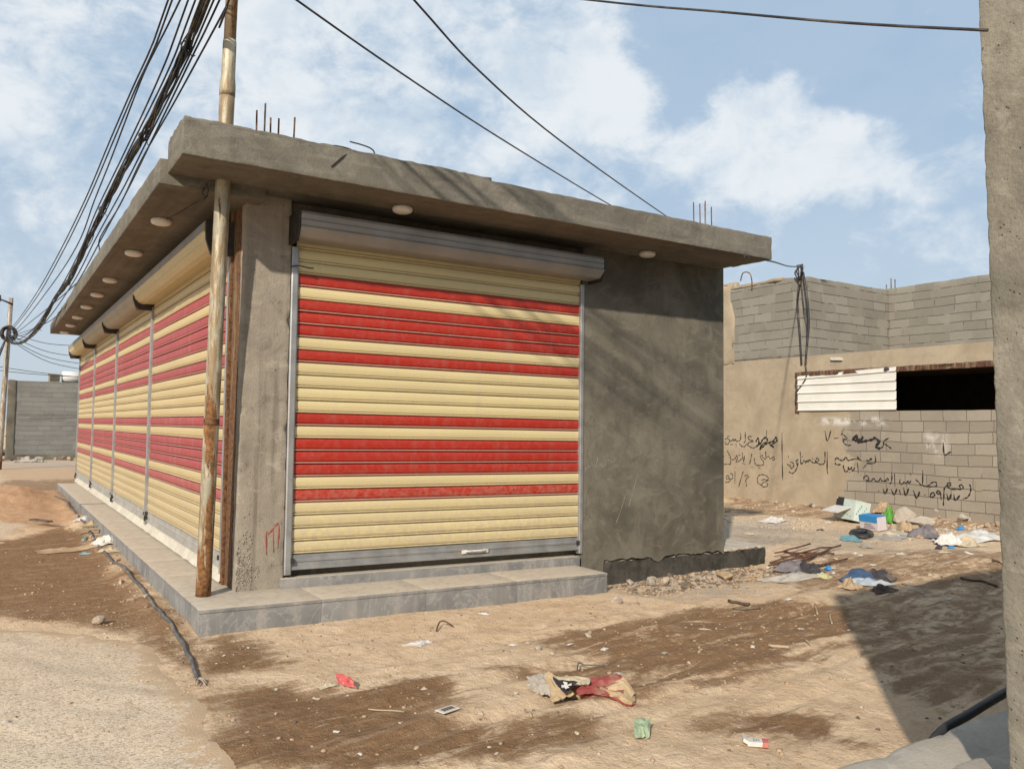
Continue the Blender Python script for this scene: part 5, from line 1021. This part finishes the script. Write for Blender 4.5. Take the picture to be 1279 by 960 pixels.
P_ = [((12, 2.022), .62, .40, .30, .2, 31, 'plastic_lime', 'crumpled bright green plastic sheet on the rubbish heap by the wall', 'plastic sheet'),
      ((13.03, 2.801), .70, .40, .32, .4, 32, 'card_brown', 'brown cardboard sheet propped behind the green plastic by the wall', 'cardboard'),
      ((9.459, 1.057), .50, .34, .05, .6, 33, 'plastic_teal', 'flat teal plastic scrap lying in front of the big white carton', 'plastic sheet'),
      ((10.2, 3.074), .55, .40, .14, .2, 34, 'paper_white', 'crumpled white plastic bag alone on the sand behind the shop', 'plastic bag'),
      ((10.84, 0.733), .70, .45, .20, .5, 35, 'cloth_purple', 'grey-purple rag bundled with dark scraps on the heap', 'rag'),
      ((11.06, 1.157), .60, .34, .22, 1.2, 36, 'card_brown', 'tan cardboard piece leaning under the broken rocks', 'cardboard'),
      ((10.33, 0.215), 1.0, .18, .06, .7, 37, 'cloth_dark', 'dark strip of torn cloth between the rag and the white cloth', 'rag'),
      ((10.2, 0.006), .42, .38, .26, .9, 38, 'paper_white', 'small peaked scrap of white paper left of the long white cloth', 'paper scrap'),
      ((11.14, 0.068), 1.35, .62, .20, -.15, 39, 'cloth_white', 'long crumpled white cloth lying by the wall edge at the right', 'cloth'),
      ((10.31, -0.23), .34, .40, .16, 1.2, 40, 'paper_cream', 'striped cream scrap hanging from the front of the long white cloth', 'paper scrap'),
      ((6.292, -0.381), .85, .48, .12, -.2, 41, 'sack_grey', 'flat dirty grey woven sack at the end of the foundation beam', 'sack'),
      ((6.912, 0.084), .75, .45, .22, .4, 42, 'cloth_purple', 'grey-mauve crumpled rag behind the grey sack', 'rag'),
      ((6.954, -0.136), .55, .35, .16, .9, 43, 'cloth_dark', 'dark crumpled rag among rubble right of the grey sack', 'rag'),
      ((6.588, -0.603), .24, .16, .07, .3, 44, 'plastic_yellow', 'small pale yellow scrap between the grey sack and the blue cloth', 'plastic scrap'),
      ((6.662, -1.031), .62, .28, .16, -.55, 45, 'cloth_blue', 'blue and pale cloth bundle lying in the middle of the yard', 'cloth'),
      ((6.611, -1.16), .60, .20, .11, -.5, 46, 'cloth_pale_blue', 'pale blue rag alongside the darker blue cloth in the yard', 'cloth'),
      ((6.992, -0.997), .50, .40, .20, .3, 47, 'cloth_dark', 'dark crumpled bag behind the blue cloth', 'bag'),
      ((6.29, -1.132), .36, .22, .15, .2, 48, 'card_brown', 'tan cardboard scrap left of the blue cloth', 'cardboard'),
      ((6.74, -0.801), .30, .14, .07, .2, 49, 'paper_cream', 'cream paper scrap above the tan cardboard left of the blue cloth', 'paper scrap'),
      ((6.411, -1.445), .34, .20, .08, -.2, 50, 'timber_dark', 'dark brown board scrap right of the blue cloth', 'board'),
      ((-0.461, 5.082), .72, .42, .05, .1, 51, 'card_brown', 'flattened brown cardboard lying on the dirt left of the plinth', 'cardboard'),
      ((-0.057, 5.092), .36, .34, .14, .4, 52, 'paper_white', 'torn white paper sack against the side of the plinth', 'paper sack'),
      ((-0.068, 4.439), .30, .22, .06, .3, 53, 'paper_cream', 'cream paper scrap in front of the torn white sack by the plinth', 'paper scrap'),
      ((0.039, 7.226), .40, .36, .12, .8, 54, 'card_brown', 'crumpled brown paper behind the planks left of the plinth', 'paper scrap'),
      ((0.018, 8.149), .5, .3, .10, .8, 55, 'cloth_white', 'crumpled pale scrap behind the brown paper beside the plinth', 'paper scrap'),
      ((-0.14, 30.34), .8, .4, .22, .1, 56, 'paper_grey', 'pale plastic sheet caught at the foot of the far block building', 'plastic sheet'),
      ((0.31, 30.2), .6, .4, .25, .3, 57, 'paper_grey', 'smaller pale sheet right of a larger one at the far building', 'plastic sheet'),
      ((10.05, 0.843), .8, .5, .08, .4, 58, 'paper_grey', 'spread of pale torn paper in front of the blue-topped box', 'paper scrap')]
for i, (g, lx, ly, h, rt_, sd, mt, lb, ct) in enumerate(P_):
    nm = {'plastic sheet': 'plastic_sheet', 'plastic bag': 'plastic_bag', 'paper scrap': 'paper_scrap', 'plastic scrap': 'plastic_scrap', 'paper sack': 'paper_sack'}.get(ct, ct)
    k_ = .78 if 41 <= sd <= 50 else .9
    crumple(nm, g[0], g[1], lx * k_, ly * k_, h * .8, rt_, sd, mt, lb, ct, nu=26, nv=18, wrinkle=1.0)
mb = MB(); c = gpt(*(9.695, 1.031), .04); mb.tube([c + Vector((.13 * math.cos(a), .13 * math.sin(a), .03 * math.sin(a + 1) + .02)) for a in np.linspace(0, 6.283, 19)], .045, 8)
tag(mb.build('rubber_ring', M['black_rubber'], org=c), 'round black rubber ring lying before the rubbish heap', 'ring')
for i, (g, r_, sd, lb) in enumerate([((11.81, 1.599), .26, 61, 'largest broken concrete lump on the rubbish heap'), ((11.33, 1.13), .22, 62, 'pale concrete lump right of the largest one on the heap'),
        ((13.35, 1.887), .21, 63, 'rounded pale concrete lump at the foot of the graffiti wall'), ((12.83, 1.201), .13, 64, 'small concrete lump at the wall foot above the white cloth')]):
    o = stone(*g, r_, sd, 'rubble_concrete', lb, None, .75, .15, 'concrete_lump'); o['category'] = 'rubble'
rods = [((962, 693), (1040, 683)), ((966, 697), (1036, 686)), ((975, 690), (1030, 690)), ((968, 687), (1012, 682)), ((985, 699), (1037, 697))]
RODS = [((7.074, 0.556), (8.424, 0.613)), ((6.901, 0.364), (8.188, 0.492)), ((7.361, 0.626), (7.882, 0.343)), ((7.466, 0.802), (8.209, 0.812)), ((6.969, 0.188), (7.542, 0.014)), ((7.739, 0.735), (8.058, 0.325)), ((6.698, 0.269), (7.787, 0.395)), ((7.315, 0.28), (8.457, 0.511)), ((7.805, 0.945), (7.644, 0.472)), ((7.139, 0.027), (7.907, 0.03))]
for i, (a, b) in enumerate(RODS): stick('rusty_rod', a, b, .012, 'rebar_rust', 'thin rusty steel rod in the tangle behind the foundation beam', 'rod', 'rusty rods tangled behind the foundation beam', (.10, -.02, .05, .02, .12, .0)[i % 6], .01 + .015 * (i % 4))
# planks and boulder at the left
for i, (a, b, lb) in enumerate([((-0.328, 6.329), (0.058, 6.406), 'grey weathered plank across the hose left of the plinth'), ((-0.222, 6.65), (0.169, 6.843), 'pale plank behind the weathered one left of the plinth'), ((-0.754, 8.077), (-0.544, 7.636), 'short dark plank on the road edge far left')]):
    a = Vector((*a, 0)); b = Vector((*b, 0)); d = (b - a); c = gpt(*((a + b) / 2).xy, .05 + .015 * i); mb = MB(); mb.obox(c, d / 2, Vector((-d.y, d.x, 0)).normalized() * .05, Vector((.05, 0, 1)).normalized() * .011)
    tag(bevel(mb.build('plank', M['timber'] if i < 2 else M['timber_dark'], org=c), .003), lb, 'plank')
STONES = [((-0.597, 0.775), 0.065, 'stone_pale'), ((-0.092, 3.677), 0.040, 'stone_tan'), ((-0.266, 3.202), 0.030, 'stone_tan'), ((-0.028, 2.09), 0.023, 'stone_pale'), ((2.08, -1.642), 0.023, 'rubble_concrete'), ((2.116, -1.281), 0.030, 'stone_pale'), ((2.668, -1.321), 0.028, 'stone_pale'), ((2.039, -1.52), 0.041, 'rubble_concrete'), ((2.856, -1.281), 0.023, 'stone_pale'), ((1.122, -2.597), 0.022, 'stone_tan'), ((2.328, -0.249), 0.035, 'stone_tan'), ((0.529, -2.411), 0.017, 'rubble_concrete'), ((0.41, -1.428), 0.015, 'rubble_concrete'), ((1.325, -2.327), 0.021, 'rubble_concrete'), ((6.601, 0.458), 0.049, 'stone_tan'), ((5.702, 0.062), 0.109, 'stone_tan'), ((5.44, -0.349), 0.069, 'stone_tan'), ((3.688, -0.441), 0.084, 'rubble_concrete'), ((5.043, 0.088), 0.053, 'stone_pale'), ((7.894, 0.185), 0.036, 'stone_pale'), ((2.199, -3.412), 0.017, 'stone_tan'), ((2.948, -3.152), 0.017, 'stone_pale'), ((1.691, -3.49), 0.016, 'stone_pale'), ((1.857, -0.487), 0.023, 'stone_pale'), ((1.29, -2.962), 0.019, 'stone_pale'), ((2.346, -3.764), 0.014, 'rubble_concrete'), ((0.08, -1.27), 0.015, 'rubble_concrete'), ((0.007, -1.931), 0.018, 'rubble_concrete'), ((0.972, -1.065), 0.014, 'rubble_concrete'), ((1.712, -3.12), 0.013, 'rubble_concrete'), ((6.935, -1.341), 0.043, 'stone_tan'), ((7.649, -1.192), 0.041, 'stone_pale'), ((4.641, -1.572), 0.025, 'stone_pale'), ((2.812, -2.26), 0.017, 'stone_pale'), ((0.931, -3.309), 0.017, 'stone_tan'), ((0.772, -2.995), 0.016, 'rubble_concrete'), ((0.481, -2.702), 0.020, 'stone_tan'), ((2.446, -2.764), 0.018, 'stone_pale'), ((3.647, -3.184), 0.019, 'rubble_concrete'), ((4.839, -2.947), 0.025, 'stone_pale'), ((-1.255, -1.342), 0.030, 'rubble_concrete'), ((-1.17, -1.524), 0.016, 'rubble_concrete'), ((-1.032, -0.958), 0.012, 'stone_pale'), ((0.711, 4.229), 0.025, 'rubble_concrete')]
for i, (g, r_, mt) in enumerate(STONES):
    if i == 0: stone(*g, r_, 900, 'stone_pale', 'lone fist-sized stone on the brown dirt beside the road', None)
    else: stone(*g, r_, 900 + i * 7, mt, 'loose stone lying on the dirt yard', 'loose stones on the dirt', .55, .35)
rr = random.Random(21)
for i in range(26):                                        # rubble heaped before the front wall
    x = rr.gauss(5.35, .55); y = .50 - abs(rr.gauss(0, .22))
    if x < 4.1 or x > 6.9: continue
    stone(x, y, rr.choice([.018, .025, .03, .04, .07]), 2000 + i, rr.choice(['stone_pale', 'rubble_concrete', 'stone_tan', 'stone_dark']), 'lump of rubble heaped against the foot of the front wall', 'rubble along the foot of the front wall', .75)
for i in range(34):                                        # along the plinth and the hose at the left
    y = rr.uniform(.2, 9); x = -.06 - abs(rr.gauss(0, .14))
    stone(x, y, rr.choice([.015, .02, .03, .04]), 3000 + i, rr.choice(['stone_pale', 'rubble_concrete', 'stone_tan']), 'small stone in the dirt banked along the side of the plinth', 'small stones beside the plinth')
for i in range(40):                                        # foot of the far building and of the back wall
    if i < 22: x, y, r_ = rr.uniform(-1.2, 3), 32.2 - abs(rr.gauss(0, .5)), rr.uniform(.06, .2); lb, gr = 'chunk of rubble at the foot of the far block building', 'rubble at the far block building'
    else: x, y, r_ = 13.05 - abs(rr.gauss(0, .35)), rr.uniform(-1, 6.5), rr.uniform(.03, .10); lb, gr = 'chunk of rubble along the foot of the graffiti wall', 'rubble along the graffiti wall'
    stone(x, y, r_, 4000 + i, rr.choice(['stone_pale', 'rubble_concrete', 'stone_tan', 'stone_dark']), lb, gr)
SCRAPS = [((2.309, -0.309), 0.098, 'paper_white'), ((0.888, -1.981), 0.039, 'paper_cream'), ((0.2, -2.334), 0.033, 'paper_white'), ((0.976, -2.495), 0.045, 'paper_cream'), ((2.348, -1.496), 0.060, 'paper_white'), ((2.616, -1.377), 0.075, 'paper_cream'), ((2.487, -1.732), 0.065, 'paper_white'), ((1.999, -1.239), 0.072, 'paper_white'), ((3.603, -1.651), 0.092, 'paper_cream'), ((2.62, -2.735), 0.031, 'paper_cream'), ((4.771, -2.166), 0.040, 'paper_white'), ((5.138, -1.264), 0.077, 'paper_white'), ((7.026, -1.34), 0.121, 'paper_grey'), ((6.703, -1.656), 0.098, 'paper_grey'), ((8.372, 0.234), 0.106, 'paper_white'), ((9.325, -0.439), 0.148, 'paper_cream'), ((6.847, 0.393), 0.140, 'paper_white'), ((5.644, -1.107), 0.065, 'paper_grey'), ((6.635, -1.983), 0.071, 'paper_white'), ((9.618, -0.598), 0.106, 'paper_white'), ((1.535, -2.485), 0.038, 'paper_cream'), ((2.163, -2.268), 0.063, 'paper_grey'), ((2.81, -2.021), 0.058, 'paper_grey'), ((3.549, -2.195), 0.049, 'paper_white'), ((4.414, -1.961), 0.061, 'paper_white'), ((0.203, -2.651), 0.023, 'paper_white'), ((1.146, -1.806), 0.036, 'paper_grey'), ((0.297, -1.749), 0.047, 'paper_cream'), ((-1.2, -1.307), 0.034, 'paper_cream'), ((0.037, -0.632), 0.022, 'paper_white'), ((0.231, -0.513), 0.028, 'paper_white'), ((0.14, -1.485), 0.034, 'paper_cream'), ((7.406, -0.119), 0.079, 'paper_white'), ((8.311, 0.111), 0.095, 'paper_white'), ((8.792, -0.15), 0.106, 'paper_white'), ((7.852, -0.364), 0.079, 'paper_white'), ((8.528, -0.734), 0.079, 'paper_white'), ((9.452, 3.324), 0.165, 'paper_grey'), ((8.595, 2.229), 0.174, 'paper_cream'), ((10.49, 2.407), 0.109, 'paper_cream')]
for i, (g, s_, mt) in enumerate(SCRAPS):
    crumple('paper_scrap', *g, s_, s_ * .55, s_ * .18, rr.uniform(0, 3), 300 + i, mt, 'tiny pale paper scrap trodden into the dirt', 'paper scrap', 'tiny paper scraps scattered over the dirt', nu=5, nv=4)
HEAP = [((11.76, 1.723), 0.132, 'paper_white'), ((8.969, 0.483), 0.201, 'paper_grey'), ((10.51, 0.605), 0.151, 'card_brown'), ((11.87, 0.454), 0.113, 'paper_grey'), ((9.944, 1.933), 0.116, 'cloth_dark'), ((10.74, 0.7), 0.121, 'card_brown'), ((10.52, 1.005), 0.098, 'paper_grey'), ((12.3, 2.748), 0.201, 'box_blue'), ((11.11, 0.48), 0.219, 'paper_grey'), ((12.6, 2.494), 0.119, 'card_brown'), ((11.44, 1.199), 0.182, 'box_blue'), ((11.52, 1.166), 0.168, 'cloth_white'), ((10.19, 0.78), 0.182, 'cloth_white'), ((12.27, 0.429), 0.098, 'sack_grey'), ((11.21, 0.987), 0.229, 'paper_white'), ((10.01, 0.818), 0.158, 'card_brown'), ((11.16, 0.872), 0.185, 'paper_white'), ((10.54, 0.695), 0.088, 'card_brown'), ((10.86, 1.529), 0.160, 'paper_white'), ((11.36, 1.791), 0.194, 'card_brown'), ((10.8, 0.839), 0.152, 'paper_cream'), ((10.41, 1.015), 0.201, 'paper_cream'), ((10.81, 1.228), 0.224, 'paper_grey'), ((11.72, 2.44), 0.251, 'plastic_teal'), ((11.84, 2.173), 0.175, 'card_brown'), ((10.94, 2.518), 0.169, 'cloth_white'), ((10.2, 1.049), 0.147, 'paper_grey'), ((11.27, 0.018), 0.088, 'paper_cream'), ((11.4, -0.02), 0.096, 'paper_grey'), ((11.67, 0.886), 0.110, 'sack_grey'), ((10.34, 0.167), 0.133, 'cloth_white'), ((10.27, -0.342), 0.121, 'card_brown'), ((9.798, -0.258), 0.086, 'box_blue'), ((9.696, -0.147), 0.154, 'cloth_dark'), ((12.04, 0.816), 0.153, 'box_blue'), ((10.48, 0.857), 0.114, 'box_blue'), ((11.98, 0.492), 0.196, 'card_brown'), ((11.19, 0.443), 0.126, 'paper_white'), ((10.19, -0.323), 0.141, 'plastic_teal'), ((11.11, 0.366), 0.088, 'plastic_teal'), ((6.659, -0.547), 0.066, 'paper_cream'), ((6.955, 0.078), 0.125, 'plastic_teal'), ((6.801, 0.038), 0.143, 'card_brown'), ((6.802, -0.407), 0.113, 'paper_white'), ((6.929, -0.461), 0.070, 'cloth_white'), ((7.278, 0.115), 0.142, 'cloth_white'), ((6.841, -0.205), 0.131, 'paper_white'), ((7.273, -0.13), 0.084, 'plastic_teal'), ((7.236, -0.171), 0.138, 'box_blue'), ((6.951, -0.142), 0.062, 'cloth_white'), ((6.734, -0.13), 0.127, 'paper_grey'), ((6.632, 0.112), 0.089, 'card_brown'), ((6.455, -0.473), 0.094, 'plastic_teal'), ((6.287, -0.304), 0.105, 'paper_grey'), ((6.642, -0.206), 0.130, 'sack_grey'), ((6.968, -0.258), 0.120, 'cloth_dark'), ((6.954, -1.065), 0.088, 'cloth_dark'), ((6.963, -0.922), 0.079, 'paper_grey'), ((6.962, -1.032), 0.063, 'card_brown'), ((6.674, -0.925), 0.074, 'paper_grey'), ((6.855, -0.948), 0.095, 'paper_white'), ((6.59, -1.129), 0.052, 'card_brown'), ((6.784, -0.873), 0.091, 'cloth_white'), ((7.2, -0.621), 0.116, 'sack_grey'), ((6.346, -1.031), 0.075, 'card_brown'), ((7.295, -0.97), 0.083, 'box_blue'), ((-0.252, 5.749), 0.087, 'plastic_teal'), ((-0.146, 5.647), 0.128, 'card_brown'), ((-0.339, 4.565), 0.127, 'plastic_teal')]
for i, (g, s_, mt) in enumerate(HEAP):
    rh = random.Random(700 + i); crumple('paper_scrap', *g, s_, s_ * rh.uniform(.4, .8), s_ * rh.uniform(.15, .5), rh.uniform(0, 3), 700 + i, mt, 'small scrap of rubbish strewn around the heaps in the back yard', 'rubbish scrap', 'rubbish scraps strewn in the back yard', nu=7, nv=5)
# hose along the plinth
HOSE = [gpt(x, y, .012) for x, y in [(-0.237, -1.101), (-0.188, -0.717), (-0.144, -0.17), (-0.139, 0.421), (-0.138, 1.162), (-0.118, 2.462), (-0.153, 3.711), (-0.159, 5.07), (-0.101, 7.088), (-0.096, 8.837), (-0.114, 11.09), (-0.226, 11.85)]]
mb = MB(); P = catmull(HOSE, 8); P = [Vector((p.x + .004 * math.sin(i * .9), p.y, float(gz(p.x, p.y)) + .010 + .01 * n3(p, 2, 4))) for i, p in enumerate(P)]; mb.tube(P, .0145, 8)
ho = tag(mb.build('hose', M['hose_grey'], org=HOSE[0]), 'grey ribbed conduit hose snaking over the dirt beside the plinth', 'hose')
mb = MB(); e = P[0]
for k in range(6):
    a = k * 1.05; d = Vector((.25 * math.cos(a), -.6 - .3 * math.sin(a * 2), 0)); P2 = [e + Vector((0, 0, .004)), e + d * .08 + Vector((0, 0, .02)), e + d * .16 + Vector((.02 * math.sin(k * 3), 0, .004 * k - .004))]; mb.tube(catmull(P2, 4), .004, 4)
mb.build('frayed_end', M['paper_grey'], ho)

# loose grit: uncountable
def grit(name, n, mat, seed, rmin, rmax, reg, wall=False):
    rg = np.random.default_rng(seed); bm = bmesh.new(); bmesh.ops.create_icosphere(bm, subdivisions=1, radius=1)
    bv = np.array([v.co[:] for v in bm.verts]); bf = np.array([[v.index for v in f.verts] for f in bm.faces]); bm.free()
    x0, x1, y0, y1 = reg; x = rg.uniform(x0, x1, n * 3); y = rg.uniform(y0, y1, n * 3); keep = (fbm(x * 1.3, y * 1.3, 4, seed) + rg.uniform(-.25, .25, n * 3)) > .52
    keep &= ~((x > -.03) & (x < (4.0 if wall else 6.3)) & (y > -.03)); x = x[keep][:n]; y = y[keep][:n]; n = len(x)
    r = rmin + (rmax - rmin) * rg.random(n) ** 3; z = gz(x, y) + r * .15
    S = np.stack([r * rg.uniform(.7, 1.4, n), r * rg.uniform(.7, 1.3, n), r * rg.uniform(.4, .8, n)], -1); jit = 1 + rg.uniform(-.22, .22, (n, len(bv), 1))
    a = rg.uniform(0, 6.28, n); L0 = bv[None] * S[:, None] * jit; ca, sa = np.cos(a)[:, None], np.sin(a)[:, None]
    V = np.stack([L0[..., 0] * ca - L0[..., 1] * sa + x[:, None], L0[..., 0] * sa + L0[..., 1] * ca + y[:, None], L0[..., 2] + z[:, None]], -1).reshape(-1, 3)
    Fa = (bf[None] + (np.arange(n) * len(bv))[:, None, None]).reshape(-1, 3)
    me = bpy.data.meshes.new(name); me.vertices.add(len(V)); me.vertices.foreach_set('co', V.ravel()); me.loops.add(Fa.size); me.loops.foreach_set('vertex_index', Fa.ravel().astype(np.int32))
    me.polygons.add(len(Fa)); me.polygons.foreach_set('loop_start', np.arange(0, Fa.size, 3, dtype=np.int32)); me.polygons.foreach_set('loop_total', np.full(len(Fa), 3, dtype=np.int32)); me.update(calc_edges=True)
    me.materials.append(M[mat]); o = bpy.data.objects.new(name, me); COL.objects.link(o); o['kind'] = 'stuff'; o['label'] = 'loose grit and pebbles strewn over the dirt'; o['category'] = 'grit'
grit('grit', 900, 'stone_dark', 15, .006, .028, (4.3, 6.6, -.15, .55), True)
grit('grit', 700, 'stone_tan', 16, .006, .030, (4.2, 7.0, -.25, .55), True)
grit('grit', 500, 'stone_pale', 17, .012, .05, (9.3, 12.9, .4, 5.2))
grit('grit', 4200, 'stone_tan', 5, .003, .016, (-4, 9, -5, 3))
grit('grit', 1500, 'stone_pale', 6, .003, .013, (-4, 12.8, -5, 6))
grit('grit', 1500, 'stone_dark', 7, .003, .014, (-1, 12.8, -5, 6))
grit('grit', 2600, 'stone_pale', 8, .002, .007, (-3.5, -.2, -4, 1.5))
bpy.context.view_layer.update()
